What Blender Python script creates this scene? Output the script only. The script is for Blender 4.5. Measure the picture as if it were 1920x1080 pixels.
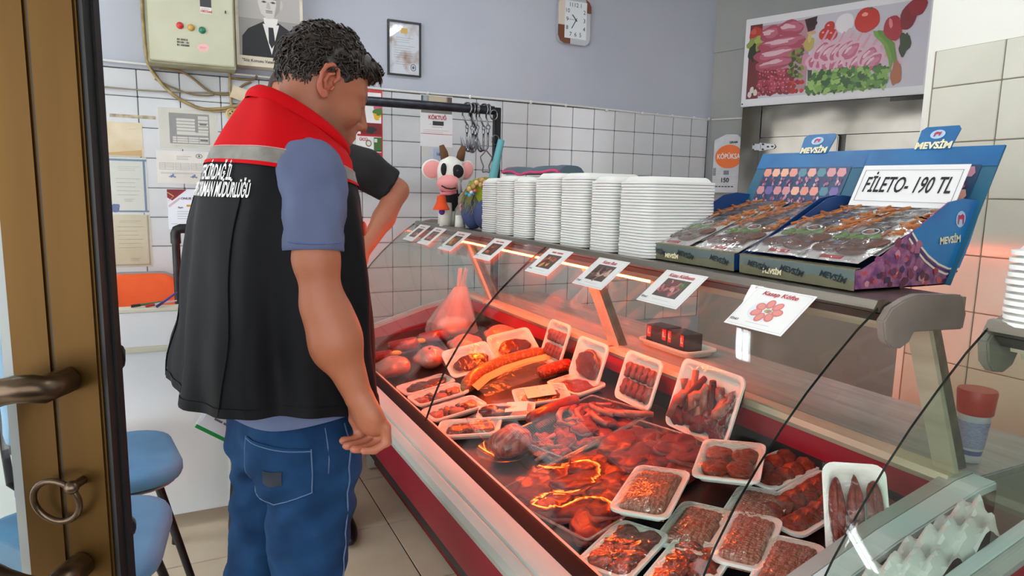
import bpy, bmesh, math, random
import numpy as np
from mathutils import Vector, Matrix, Euler
for _o in list(bpy.data.objects): bpy.data.objects.remove(_o)
SC = bpy.context.scene
COL = SC.collection
random.seed(7)
# ---------------------------------------------------------------- camera
CAMH = 1.38
def _cam():
    yaw, pitch, roll = .461914, .142885, .020507
    cy, sy, cp, sp = math.cos(yaw), math.sin(yaw), math.cos(pitch), math.sin(pitch)
    f = Vector((sy*cp, cy*cp, -sp)); r = Vector((cy, -sy, 0)); u = r.cross(f)
    cr, sr = math.cos(roll), math.sin(roll)
    r2 = cr*r + sr*u; u2 = -sr*r + cr*u
    cd = bpy.data.cameras.new('camera'); co = bpy.data.objects.new('camera', cd); COL.objects.link(co)
    cd.sensor_width = 36; cd.lens = 1252.9/1920*36; cd.clip_start = .02; cd.clip_end = 200
    m = Matrix((r2, u2, -f)).transposed().to_4x4(); m.translation = (0, 0, CAMH)
    co.matrix_world = m
    SC.camera = co
_cam()
# ---------------------------------------------------------------- sky, exposure
W = bpy.data.worlds.new('sky'); SC.world = W; W.use_nodes = True
_bg = W.node_tree.nodes['Background']; _bg.inputs[0].default_value = (.97, .98, 1, 1); _bg.inputs[1].default_value = 2.5
SC.view_settings.view_transform = 'Standard'; SC.view_settings.look = 'None'
SC.view_settings.gamma = 1; SC.view_settings.use_curve_mapping = False
SC.view_settings.exposure = 0.8
SC.cycles.transparent_max_bounces = 24; SC.cycles.max_bounces = 10
# ---------------------------------------------------------------- colour and material helpers
def lin(c):
    if isinstance(c, str):
        c = c.lstrip('#'); c = c if len(c) == 6 else ''.join(q*2 for q in c); c = [int(c[i:i+2], 16)/255 for i in (0, 2, 4)]
    return tuple((x/12.92 if x <= .04045 else ((x+.055)/1.055)**2.4) for x in c[:3])
MATS = {}
def mat(name, col='#808080', rough=.5, metal=0, col2=None, nscale=8, ndet=4, nramp=(.35, .65), bump=0, bscale=60, bdet=3, stretch=(1, 1, 1),
        spec=.5, coat=0, emit=None, estr=0, alpha=1, sss=0, wave=None, attr=None, sheen=0):
    if name in MATS: return MATS[name]
    m = bpy.data.materials.new(name); m.use_nodes = True; MATS[name] = m
    nt = m.node_tree; N = nt.nodes; L = nt.links; p = N['Principled BSDF']
    p.inputs['Base Color'].default_value = (*lin(col), 1)
    p.inputs['Roughness'].default_value = rough; p.inputs['Metallic'].default_value = metal
    p.inputs['Specular IOR Level'].default_value = spec; p.inputs['Coat Weight'].default_value = coat
    p.inputs['Coat Roughness'].default_value = .08
    if sheen: p.inputs['Sheen Weight'].default_value = sheen
    if sss:
        p.inputs['Subsurface Weight'].default_value = sss; p.inputs['Subsurface Radius'].default_value = (.012, .005, .003); p.inputs['Subsurface Scale'].default_value = 1
    if emit:
        p.inputs['Emission Color'].default_value = (*lin(emit), 1); p.inputs['Emission Strength'].default_value = estr
    tc = N.new('ShaderNodeTexCoord'); mp = N.new('ShaderNodeMapping'); mp.inputs['Scale'].default_value = stretch
    L.new(tc.outputs['Object'], mp.inputs[0])
    src = None
    if attr:
        a = N.new('ShaderNodeAttribute'); a.attribute_name = attr; src = a.outputs['Color']
    if col2:
        n = N.new('ShaderNodeTexNoise'); n.inputs['Scale'].default_value = nscale; n.inputs['Detail'].default_value = ndet
        L.new(mp.outputs[0], n.inputs['Vector'])
        r = N.new('ShaderNodeMapRange'); r.inputs[1].default_value = nramp[0]; r.inputs[2].default_value = nramp[1]
        L.new(n.outputs[0], r.inputs[0])
        mx = N.new('ShaderNodeMix'); mx.data_type = 'RGBA'; L.new(r.outputs[0], mx.inputs[0])
        mx.inputs[6].default_value = (*lin(col), 1); mx.inputs[7].default_value = (*lin(col2), 1)
        if src: L.new(src, mx.inputs[6])
        src = mx.outputs[2]
    if src: L.new(src, p.inputs['Base Color'])
    h = None
    if wave:
        w = N.new('ShaderNodeTexWave'); w.inputs['Scale'].default_value = wave[0]; w.inputs['Distortion'].default_value = wave[1]
        w.bands_direction = wave[2]; L.new(mp.outputs[0], w.inputs[0])
        b = N.new('ShaderNodeBump'); b.inputs['Strength'].default_value = wave[3]; b.inputs['Distance'].default_value = .003
        L.new(w.outputs[1], b.inputs['Height']); h = b
    if bump:
        n = N.new('ShaderNodeTexNoise'); n.inputs['Scale'].default_value = bscale; n.inputs['Detail'].default_value = bdet
        L.new(mp.outputs[0], n.inputs['Vector'])
        b = N.new('ShaderNodeBump'); b.inputs['Strength'].default_value = bump; b.inputs['Distance'].default_value = .004
        L.new(n.outputs[0], b.inputs['Height'])
        if h: L.new(h.outputs[0], b.inputs['Normal'])
        h = b
    if h: L.new(h.outputs[0], p.inputs['Normal'])
    if alpha < 1: p.inputs['Alpha'].default_value = alpha
    return m
def clear(name, tint='#ffffff', rough=0, ior=1.45, bump=0, bscale=30, haze=0, hazecol='#ffffff', boost=0):
    """clear sheet: transmitted straight through, Fresnel reflection on top, optional milky share"""
    if name in MATS: return MATS[name]
    m = bpy.data.materials.new(name); m.use_nodes = True; MATS[name] = m
    nt = m.node_tree; N = nt.nodes; L = nt.links; N.remove(N['Principled BSDF']); out = N['Material Output']
    t = N.new('ShaderNodeBsdfTransparent'); t.inputs[0].default_value = (*lin(tint), 1)
    g = N.new('ShaderNodeBsdfGlossy'); g.inputs['Roughness'].default_value = rough
    fr = N.new('ShaderNodeLayerWeight'); fr.inputs[0].default_value = .5; r0 = ((ior-1)/(ior+1))**2
    pw = N.new('ShaderNodeMath'); pw.operation = 'POWER'; pw.inputs[1].default_value = 5; L.new(fr.outputs['Facing'], pw.inputs[0])
    fm = N.new('ShaderNodeMath'); fm.operation = 'MULTIPLY_ADD'; fm.inputs[1].default_value = 1-r0; fm.inputs[2].default_value = r0+boost; fm.use_clamp = True
    L.new(pw.outputs[0], fm.inputs[0])
    base = t.outputs[0]
    if haze:
        d = N.new('ShaderNodeBsdfDiffuse'); d.inputs[0].default_value = (*lin(hazecol), 1)
        tl = N.new('ShaderNodeBsdfTranslucent'); tl.inputs[0].default_value = (*lin(hazecol), 1)
        h2 = N.new('ShaderNodeMixShader'); h2.inputs[0].default_value = .4; L.new(d.outputs[0], h2.inputs[1]); L.new(tl.outputs[0], h2.inputs[2])
        h = N.new('ShaderNodeMixShader'); h.inputs[0].default_value = haze; L.new(t.outputs[0], h.inputs[1]); L.new(h2.outputs[0], h.inputs[2]); base = h.outputs[0]
    mx = N.new('ShaderNodeMixShader'); L.new(base, mx.inputs[1]); L.new(g.outputs[0], mx.inputs[2])
    L.new(fm.outputs[0], mx.inputs[0])
    L.new(mx.outputs[0], out.inputs[0])
    if bump:
        tc = N.new('ShaderNodeTexCoord'); n = N.new('ShaderNodeTexNoise'); n.inputs['Scale'].default_value = bscale; n.inputs['Detail'].default_value = 2
        n.inputs['Distortion'].default_value = 1.2
        L.new(tc.outputs['Object'], n.inputs['Vector']); b = N.new('ShaderNodeBump'); b.inputs['Strength'].default_value = bump; b.inputs['Distance'].default_value = .01
        L.new(n.outputs[0], b.inputs['Height']); L.new(b.outputs[0], g.inputs['Normal']); L.new(b.outputs[0], fr.inputs['Normal'])
    return m
# ---------------------------------------------------------------- mesh helpers
class MB:
    def __init__(s): s.v = []; s.f = []; s.m = []; s.c = []; s.mi = 0; s.col = None
    def add(s, vs, fs):
        b = len(s.v); s.v += [tuple(x) for x in vs]
        for f in fs: s.f.append([b+i for i in f]); s.m.append(s.mi); s.c.append(s.col)
        return s
    def box(s, x0, y0, z0, x1, y1, z1):
        return s.add([(x0,y0,z0),(x1,y0,z0),(x1,y1,z0),(x0,y1,z0),(x0,y0,z1),(x1,y0,z1),(x1,y1,z1),(x0,y1,z1)],
                     [(0,3,2,1),(4,5,6,7),(0,1,5,4),(1,2,6,5),(2,3,7,6),(3,0,4,7)])
    def obox(s, c, ax, ay, az):   # oriented box: centre + half axis vectors
        c, ax, ay, az = map(Vector, (c, ax, ay, az))
        vs = [c+sx*ax+sy*ay+sz*az for sz in (-1,1) for sx, sy in ((-1,-1),(1,-1),(1,1),(-1,1))]
        return s.add(vs, [(0,3,2,1),(4,5,6,7),(0,1,5,4),(1,2,6,5),(2,3,7,6),(3,0,4,7)])
    def bar(s, p0, p1, w, h, up=(0,0,1)):
        p0, p1 = Vector(p0), Vector(p1); d = p1-p0; L = d.length; d.normalize(); up = Vector(up)
        a = d.cross(up).normalized(); b = a.cross(d)
        return s.obox((p0+p1)/2, d*L/2, a*w/2, b*h/2)
    def tube(s, pts, r, n=8, closed=False, caps=True):
        pts = [Vector(p) for p in pts]; k = len(pts)
        rs = r if isinstance(r, (list, tuple)) else [r]*k
        rings = []; nrm = None
        for i, p in enumerate(pts):
            if closed: d = pts[(i+1) % k]-pts[i-1]
            else: d = pts[min(i+1, k-1)]-pts[max(i-1, 0)]
            if d.length < 1e-9: d = Vector((0,0,1))
            d.normalize()
            if nrm is None:
                nrm = d.cross(Vector((0,0,1)));
                if nrm.length < .1: nrm = d.cross(Vector((1,0,0)))
            else: nrm = nrm - d*nrm.dot(d)
            nrm.normalize(); bi = d.cross(nrm)
            rings.append([p+rs[i]*(math.cos(2*math.pi*j/n)*nrm+math.sin(2*math.pi*j/n)*bi) for j in range(n)])
        vs = [q for rg in rings for q in rg]; fs = []
        for i in range(k if closed else k-1):
            a = i*n; b = ((i+1) % k)*n
            for j in range(n): fs.append((a+j, a+(j+1)%n, b+(j+1)%n, b+j))
        if caps and not closed: fs.append(tuple(range(n))[::-1]); fs.append(tuple((k-1)*n+j for j in range(n)))
        return s.add(vs, fs)
    def cyl(s, p0, p1, r, n=12, r2=None): return s.tube([p0, p1], [r, r if r2 is None else r2], n)
    def lathe(s, prof, n=24, c=(0,0,0), cap=True):
        c = Vector(c); vs = []; fs = []
        for r, z in prof: vs += [c+Vector((r*math.cos(2*math.pi*j/n), r*math.sin(2*math.pi*j/n), z)) for j in range(n)]
        for i in range(len(prof)-1):
            for j in range(n): fs.append((i*n+j, i*n+(j+1)%n, (i+1)*n+(j+1)%n, (i+1)*n+j))
        if cap: fs.append(tuple(range(n))[::-1]); fs.append(tuple((len(prof)-1)*n+j for j in range(n)))
        return s.add(vs, fs)
    def prism(s, poly, t0, t1, axis='y'):   # poly of (a,b); axis y: a=x,b=z ; z: a=x,b=y ; x: a=y,b=z
        def P(a, b, t): return {'y': (a,t,b), 'z': (a,b,t), 'x': (t,a,b)}[axis]
        n = len(poly); vs = [P(a,b,t0) for a,b in poly]+[P(a,b,t1) for a,b in poly]
        fs = [tuple(range(n)), tuple(range(2*n-1, n-1, -1))]+[(i, i+n, (i+1)%n+n, (i+1)%n) for i in range(n)]
        return s.add(vs, fs)
    def rings(s, rings, cap0=True, cap1=True):
        n = len(rings[0]); vs = [q for r in rings for q in r]; fs = []
        for i in range(len(rings)-1):
            for j in range(n): fs.append((i*n+j, i*n+(j+1)%n, (i+1)*n+(j+1)%n, (i+1)*n+j))
        if cap0: fs.append(tuple(range(n))[::-1])
        if cap1: fs.append(tuple((len(rings)-1)*n+j for j in range(n)))
        return s.add(vs, fs)
    def grid(s, fn, nu, nv, wrap=False):
        vs = [fn(i/nu, j/nv) for j in range(nv+1) for i in range(nu+1)]; fs = []
        for j in range(nv):
            for i in range(nu): a = j*(nu+1)+i; fs.append((a, a+1, a+nu+2, a+nu+1))
        return s.add(vs, fs)
    def ball(s, c, r, nu=12, nv=8, rot=None):
        c = Vector(c); r = (r, r, r) if not isinstance(r, (tuple, list)) else r; vs = []; fs = []
        for j in range(nv+1):
            t = math.pi*j/nv
            for i in range(nu):
                a = 2*math.pi*i/nu; q = Vector((r[0]*math.sin(t)*math.cos(a), r[1]*math.sin(t)*math.sin(a), r[2]*math.cos(t)))
                if rot: q = rot @ q
                vs.append(c+q)
        for j in range(nv):
            for i in range(nu): fs.append((j*nu+i, (j+1)*nu+i, (j+1)*nu+(i+1)%nu, j*nu+(i+1)%nu))
        return s.add(vs, fs)
    def mesh(s, name, mats, smooth=None, bevel=0, weld=True):
        me = bpy.data.meshes.new(name); me.from_pydata(s.v, [], s.f)
        for q in (mats if isinstance(mats, (list, tuple)) else [mats]): me.materials.append(q)
        if any(s.m): me.polygons.foreach_set('material_index', s.m)
        if s.c and s.c[0] is not None:
            a = me.color_attributes.new('col', 'FLOAT_COLOR', 'CORNER'); arr = []
            for poly, c in zip(me.polygons, s.c): arr += [*(c or (1,1,1)), 1]*poly.loop_total
            a.data.foreach_set('color', arr)
        bm = bmesh.new(); bm.from_mesh(me)
        if weld: bmesh.ops.remove_doubles(bm, verts=bm.verts, dist=1e-6)
        if bevel: bmesh.ops.bevel(bm, geom=[e for e in bm.edges if len(e.link_faces) == 2 and e.calc_face_angle(0) > .6], offset=bevel, segments=2, affect='EDGES', clamp_overlap=True)
        if not (s.c and s.c[0] is not None): bmesh.ops.recalc_face_normals(bm, faces=bm.faces)
        bm.to_mesh(me); bm.free()
        if smooth:
            me.polygons.foreach_set('use_smooth', [True]*len(me.polygons))
            if smooth < 180: me.set_sharp_from_angle(angle=math.radians(smooth))
        return me
    def build(s, name, mats, parent=None, smooth=None, bevel=0, loc=None, rot=None, weld=True):
        return link(name, s.mesh(name, mats, smooth, bevel, weld), parent, loc, rot)
def link(name, me, parent=None, loc=None, rot=None):
    o = bpy.data.objects.new(name, me); COL.objects.link(o)
    if parent: o.parent = parent
    if loc is not None: o.location = loc
    if rot is not None: o.rotation_euler = rot
    return o
def tag(o, label=None, cat=None, group=None, kind=None):
    if label: o['label'] = label
    if cat: o['category'] = cat
    if group: o['group'] = group
    if kind: o['kind'] = kind
    return o
def thing(name, label, cat, loc=(0,0,0), rot=(0,0,0), group=None):
    o = bpy.data.objects.new(name, None); COL.objects.link(o); o.empty_display_size = .05
    o.location = loc; o.rotation_euler = rot
    return tag(o, label, cat, group)
def struct(o): o['kind'] = 'structure'; return o
def copy_tree(o, parent=None):
    c = o.copy(); COL.objects.link(c); c.parent = parent
    for ch in list(o.children): copy_tree(ch, c)
    return c
_TXT = {}
def text_mesh(txt, size, bold=0, shear=0, align='CENTER', spacing=1):
    cu = bpy.data.curves.new('lettering', 'FONT'); cu.body = txt; cu.size = size; cu.align_x = align; cu.align_y = 'CENTER'
    cu.offset = bold; cu.shear = shear; cu.space_character = spacing; cu.resolution_u = 3
    o = bpy.data.objects.new('tmp', cu); COL.objects.link(o)
    dg = bpy.context.evaluated_depsgraph_get(); dg.update()
    me = bpy.data.meshes.new_from_object(o.evaluated_get(dg)); me.name = 'lettering'
    bpy.data.objects.remove(o); bpy.data.curves.remove(cu)
    return me
def text(txt, size, m, parent, loc, rot=(0,0,0), bold=0, shear=0, align='CENTER', spacing=1, width=None, fn=None):
    me = text_mesh(txt, size, bold, shear, align, spacing)
    if width:
        xs = [v.co.x for v in me.vertices]; k = width/max(1e-6, max(xs)-min(xs))
        for v in me.vertices: v.co.x *= k
    if fn:
        for v in me.vertices: v.co = fn(v.co.copy())
    me.materials.append(m)
    return link('lettering', me, parent, loc, rot)
class Paint:
    """flat print built from coloured polygons, drawn in metres on the xy plane of its carrier"""
    def __init__(s): s.mb = MB(); s.z = .0006
    def poly(s, pts, col):
        s.mb.col = lin(col); s.z += .00001
        s.mb.add([(x, y, s.z) for x, y in pts], [tuple(range(len(pts)))]); return s
    def rect(s, x0, y0, x1, y1, col): return s.poly([(x0,y0),(x1,y0),(x1,y1),(x0,y1)], col)
    def oval(s, x, y, rx, ry, col, rot=0, n=18, wob=0, seed=0):
        rn = random.Random(seed*77+int(x*1e4)); ph = rn.random()*6
        pts = []
        for i in range(n):
            a = 2*math.pi*i/n; k = 1+wob*(math.sin(3*a+ph)*.5+math.sin(5*a+2*ph)*.35+rn.uniform(-.3,.3)); px, py = rx*k*math.cos(a), ry*k*math.sin(a)
            pts.append((x+px*math.cos(rot)-py*math.sin(rot), y+px*math.sin(rot)+py*math.cos(rot)))
        return s.poly(pts, col)
    def build(s, parent, m=None, name='print', loc=None, rot=None):
        o = s.mb.build(name, m or PRINT, parent, loc=loc, rot=rot, weld=False); o['kind'] = 'stuff'; return o
PRINT = mat('printed_ink', '#ffffff', .35, attr='col')
# ---------------------------------------------------------------- smooth organic surfaces (distance fields -> surface nets)
class Field:
    def __init__(s, lo, hi, h):
        s.lo = np.array(lo, float); s.h = h
        ax = [np.arange(a, b+h, h) for a, b in zip(lo, hi)]
        s.X, s.Y, s.Z = np.meshgrid(*ax, indexing='ij'); s.D = np.full(s.X.shape, 9.0)
    def ell(s, c, r, R=None):
        x, y, z = s.X-c[0], s.Y-c[1], s.Z-c[2]
        if R is not None:
            R = np.array(R).T; x, y, z = (R[i][0]*x+R[i][1]*y+R[i][2]*z for i in range(3))
        k0 = np.sqrt((x/r[0])**2+(y/r[1])**2+(z/r[2])**2); k1 = np.sqrt((x/r[0]**2)**2+(y/r[1]**2)**2+(z/r[2]**2)**2)
        return k0*(k0-1)/np.maximum(k1, 1e-6)
    def cap(s, a, b, ra, rb=None):
        rb = ra if rb is None else rb
        a, b = np.array(a, float), np.array(b, float); d = b-a; L = d@d
        px, py, pz = s.X-a[0], s.Y-a[1], s.Z-a[2]
        t = np.clip((px*d[0]+py*d[1]+pz*d[2])/max(L, 1e-9), 0, 1)
        return np.sqrt((px-t*d[0])**2+(py-t*d[1])**2+(pz-t*d[2])**2)-(ra+(rb-ra)*t)
    def add(s, d, k=.01):
        h = np.clip(.5+.5*(s.D-d)/k, 0, 1); s.D = s.D*(1-h)+d*h-k*h*(1-h); return s
    def sub(s, d, k=.005):
        d = -d; h = np.clip(.5-.5*(s.D-d)/k, 0, 1); s.D = s.D*(1-h)+d*h+k*h*(1-h); return s
    def chain(s, pts, rs, k=.01):
        for i in range(len(pts)-1): s.add(s.cap(pts[i], pts[i+1], rs[i], rs[i+1]), k)
        return s
    def nets(s):
        D = s.D; n = np.array(D.shape); S = D < 0
        c = [S[i:n[0]-1+i, j:n[1]-1+j, k:n[2]-1+k] for i in (0,1) for j in (0,1) for k in (0,1)]
        tot = sum(q.astype(np.int8) for q in c); act = (tot > 0) & (tot < 8); I = np.argwhere(act)
        idx = np.full(act.shape, -1, np.int64); idx[act] = np.arange(len(I))
        acc = np.zeros((len(I), 3)); cnt = np.zeros(len(I))
        off = [(i,j,k) for i in (0,1) for j in (0,1) for k in (0,1)]
        val = np.stack([D[I[:,0]+o[0], I[:,1]+o[1], I[:,2]+o[2]] for o in off], 1)
        for a in range(8):
            for b in range(a+1, 8):
                if sum(abs(p-q) for p, q in zip(off[a], off[b])) != 1: continue
                va, vb = val[:,a], val[:,b]; m = (va < 0) != (vb < 0)
                t = np.where(m, va/np.where(m, va-vb, 1), 0)
                acc += m[:,None]*(np.array(off[a])+t[:,None]*(np.array(off[b])-np.array(off[a]))); cnt += m
        V = s.lo+s.h*(I+acc/np.maximum(cnt, 1)[:,None]); F = []
        for ax in range(3):
            sl0 = [slice(1, m-1) for m in n]; sl1 = [slice(1, m-1) for m in n]; sl0[ax] = slice(0, n[ax]-1); sl1[ax] = slice(1, n[ax])
            a, b = S[tuple(sl0)], S[tuple(sl1)]; E = np.argwhere(a != b); fl = a[tuple(E.T)]
            P = E+1; P[:,ax] -= 1
            u, v = (ax+1) % 3, (ax+2) % 3; q = []
            for du, dv in ((0,0),(1,0),(1,1),(0,1)):
                R = P.copy(); R[:,u] -= du; R[:,v] -= dv; q.append(idx[tuple(R.T)])
            q = np.stack(q, 1); q[~fl] = q[~fl][:, ::-1]; F.append(q)
        F = np.concatenate(F); return V, F[(F >= 0).all(1)]
def npmesh(name, V, F, mats, col=None, smooth=True):
    me = bpy.data.meshes.new(name); me.from_pydata(V.tolist(), [], F.tolist())
    for q in (mats if isinstance(mats, (list, tuple)) else [mats]): me.materials.append(q)
    if col is not None:
        a = me.color_attributes.new('col', 'FLOAT_COLOR', 'POINT'); a.data.foreach_set('color', np.concatenate([col, np.ones((len(col),1))], 1).astype(np.float32).ravel())
    if smooth: me.polygons.foreach_set('use_smooth', [True]*len(me.polygons))
    return me
def smoothv(V, F, it=2, k=.5):
    n = len(V)
    for _ in range(it):
        acc = np.zeros_like(V); cnt = np.zeros(n)
        for a, b in ((0,1),(1,2),(2,3),(3,0)):
            for p, q in ((a,b),(b,a)): np.add.at(acc, F[:,p], V[F[:,q]]); np.add.at(cnt, F[:,p], 1)
        V = V+(acc/np.maximum(cnt,1)[:,None]-V)*k
    return V
def wob(X, Y, Z, s, seed=0):
    r = np.random.RandomState(seed); o = 0
    for i in range(6):
        d = r.normal(size=3); d /= np.linalg.norm(d); f = s*(1+.35*i); o = o+np.sin((X*d[0]+Y*d[1]+Z*d[2])*f+r.rand()*6.28)/(1+.3*i)
    return o/3
# ================================================================ the room
YB = 3.9                       # back wall plane
paint = mat('wall_paint', '#b4bac4', .75, col2='#aab0bc', nscale=1.3, nramp=(.3,.7), bump=.12, bscale=90)
paintg = mat('wall_paint_grey', '#9fa39f', .75, col2='#939896', nscale=1.3, bump=.12, bscale=90)
tilem = mat('wall_tile_glaze', '#c9cdcf', .16, col2='#bfc4c7', nscale=5, nramp=(.3,.8), bump=.03, bscale=14)
tilew = mat('pillar_tile_glaze', '#d2d5c6', .12, col2='#cacdbd', nscale=3, bump=.03, bscale=10)
groutm = mat('grout', '#5e5a55', .9, col2='#454340', nscale=20)
groutw = mat('grout_pale', '#8d8874', .9)
ceilm = mat('ceiling_paint', '#d8d8d4', .8)
floorm = mat('floor_tile_glaze', '#dccdb4', .3, col2='#d0c1a5', nscale=7, nramp=(.3,.75), bump=.02, bscale=40)
fgrout = mat('floor_grout', '#29251f', .9)
whitep = mat('white_paint', '#d9dcd8', .55, col2='#cfd3d0', nscale=10)
# corner and slanted right wall
CX, CY = 3.55, YB
RD = Vector((.357, -.934, 0)).normalized(); RN = Vector((-RD.y, RD.x, 0))*-1   # wall direction towards camera; normal into room
if RN.dot(Vector((-1,-1,0))) < 0: RN = -RN
wb = struct(MB().box(-2.6, YB, 0, CX+.1, YB+.12, 2.95).build('wall_back', paint))
def rp(t, z, off=0): return Vector((CX, CY, z))+RD*t+RN*off
mb = MB(); a, b = rp(0,0), rp(3.4,0)
mb.add([a, b, b-RN*.12, a-RN*.12, a+Vector((0,0,2.95)), b+Vector((0,0,2.95)), b-RN*.12+Vector((0,0,2.95)), a-RN*.12+Vector((0,0,2.95))],
       [(0,1,5,4),(1,2,6,5),(2,3,7,6),(3,0,4,7),(4,5,6,7),(0,3,2,1)])
wr = struct(mb.build('wall_right', paintg))
wlf = struct(thing('wall_left', None, None, (-2.66, 1.4, 0)))
MB().box(-.06,-2.6,0,.06,2.62,.12).build('sill_wall', paint, wlf); MB().box(-.06,-2.6,2.6,.06,2.62,2.95).build('header', paint, wlf); MB().box(-.06,2.2,.12,.06,2.62,2.6).build('pier', paint, wlf)
for y in (-2.6, -1.4, -.2, 1.0, 2.15): MB().box(-.04,y,.12,.04,y+.06,2.6).build('mullion', mat('bronze_frame', '#5c3f1c', .4, .6), wlf)
struct(MB().box(-2.72, -1.2, 2.95, 4.9, YB+.12, 3.05).build('ceiling', ceilm))
# pillar beside the counters (front face towards the counter)
PX, PY = 2.56, 1.66
wp = struct(MB().box(PX, -1.2, 0, PX+.9, PY, 2.95).build('wall_pillar', mat('pillar_plaster', '#e0e4da', .6)))
# tiles of the pillar (20 x 30 cm), each its own piece
def tiles(parent, m, items, thick):
    cache = {}
    for (loc, w, h, ax) in items:
        k = (round(w,3), round(h,3), ax)
        if k not in cache:
            q = MB()
            if ax == 'y': q.box(-w/2, -thick, -h/2, w/2, 0, h/2)
            elif ax == 'x': q.box(-thick, -w/2, -h/2, 0, w/2, h/2)
            else: q.box(-w/2, -h/2, 0, w/2, h/2, thick)
            cache[k] = q.mesh('tile', m, bevel=min(.0025, thick*.4))
        link('tile', cache[k], parent, loc)
struct(MB().box(PX-.004, -1.2, 0, PX, PY-.03, 1.93).build('pillar_grout', groutw, wp))
it = []
zs = [1.795-.203*i for i in range(-1, 9)]
ys = [1.386+.31, 1.386, 1.386-.30, 1.386-.6, 1.386-.9, 1.386-1.2]
for zi in range(len(zs)-1):
    for yi in range(len(ys)-1):
        y1, y0 = min(ys[yi], PY-.035), ys[yi+1]; z1, z0 = zs[zi], zs[zi+1]
        if z1 > 1.9: z1 = 1.93
        it.append(((PX-.004, (y0+y1)/2, (z0+z1)/2), y1-y0-.004, z1-z0-.004, 'x'))
tiles(wp, tilew, it, .005)
# back wall: tiled dado under a painted upper wall
struct(MB().box(-2.0, YB-.004, .47, CX-.02, YB, 1.945).build('tile_bed', groutm, wb))
cols = [-.92]
while cols[-1] < 3.5:
    x = cols[-1]; cols.append(x+(.190 if x < .5 else .178 if x < 1.9 else .168))
rows = [1.940]+[1.809-.1487*i for i in range(0, 10)]
it = []
for i in range(len(cols)-1):
    for j in range(len(rows)-1):
        x0, x1 = cols[i], min(cols[i+1], CX-.03); 
        if x1-x0 < .02: continue
        if rows[j] < 1.15 and 0.62 > x0 > -.5: pass
        it.append((((x0+x1)/2, YB-.004, (rows[j]+rows[j+1])/2), x1-x0-.0035, rows[j]-rows[j+1]-.0035, 'y'))
tiles(wb, tilem, it, .006)
# wire cover along the top of the tiles
mb = MB(); pts = [(-.6, YB-.016, 1.975), (.2, YB-.016, 1.962), (1.1, YB-.016, 1.948), (2.2, YB-.016, 1.952), (3.1, YB-.016, 1.938), (CX-.02, YB-.016, 1.936)]
tr = struct(mb.tube(pts, .006, 8).build('trim_1', whitep, smooth=40))
for x in (1.35, 1.62, 2.04, 2.3, 2.62, 2.92, 3.05, 3.18, 3.38, 3.52):
    MB().ball((x, YB-.018, 1.948 if x < 2.6 else 1.939), .011, 8, 6).build('cable_clip', whitep, tr, smooth=180)
mb = MB(); tr2 = struct(mb.tube([rp(.02,1.936,.014), rp(.5,1.93,.014)], .005, 6).build('trim_2', whitep, smooth=40))
mb = MB(); tr3 = struct(mb.bar(rp(0,2.42,.006), rp(.9,2.44,.006), .012, .02).build('trim_3', paintg))
# beam stub where wall meets ceiling corner
# floor: glazed tiles over dark grout
fl = struct(MB().box(-2.72, -4, -.08, 4.9, YB+.12, -.004).build('floor', fgrout))
it = []
for i in range(-7, 7):
    for j in range(-6, 3):
        x0 = .724+.456*i; y0 = 3.022+.456*j
        if x0 > 3.4: continue
        it.append(((x0+.228, y0+.228, -.004), .4515, .4515, 'z'))
tiles(fl, floorm, it, .004)
# ceiling lamps (real fluorescent battens above the shop floor)
def batten(x, y, rz, e, label):
    t = thing('ceiling_lamp', label, 'lamp', (x, y, 2.95), (0, 0, rz), 'fluorescent ceiling battens')
    MB().box(-.62, -.05, -.06, .62, .05, 0).build('housing', whitep, t, bevel=.005)
    for s in (-.025, .025):
        MB().cyl((-.6, s, -.078), (.6, s, -.078), .013, 10).build('tube', mat('fluorescent_tube', '#ffffff', .4, emit='#f4f8ff', estr=e), t, smooth=50)
batten(1.1, 2.6, 0, 16, 'white twin-tube ceiling batten above the far end of the counter')
batten(1.9, .9, math.pi/2, 16, 'white twin-tube ceiling batten above the near end of the counter')
batten(-1.1, 2.2, 0, 16, 'white twin-tube ceiling batten above the desk')

# shopfront behind the viewer: sill wall, mullions and transom with open glazing to the street
fr = struct(thing('wall_front', None, None, (0, -1.2, 0)))
MB().box(-2.72,-.1,2.35,4.9,0,3.05).build('header', paint, fr); MB().box(.75,-.1,0,4.9,0,.55).build('sill_wall', paint, fr)
for x in (-2.7, -1.35, .70, 1.55, 2.5): MB().box(x,-.08,0,x+.09,0,2.4).build('mullion', mat('bronze_frame', '#5c3f1c', .4, .6), fr)
MB().box(-2.7,-.08,1.75,2.5,0,1.82).build('transom', mat('bronze_frame'), fr); MB().box(1.25,-.1,.55,4.9,0,2.35).build('reflection_blocker', paint, fr)  # unseen solid wall added so the second counter's glass reflects something darker
MB().box(-6,-9,-.08,9,-1.2,-.01).build('pavement', mat('pavement', '#8f8b84', .8, col2='#7d7a74', nscale=3), fr)
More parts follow.
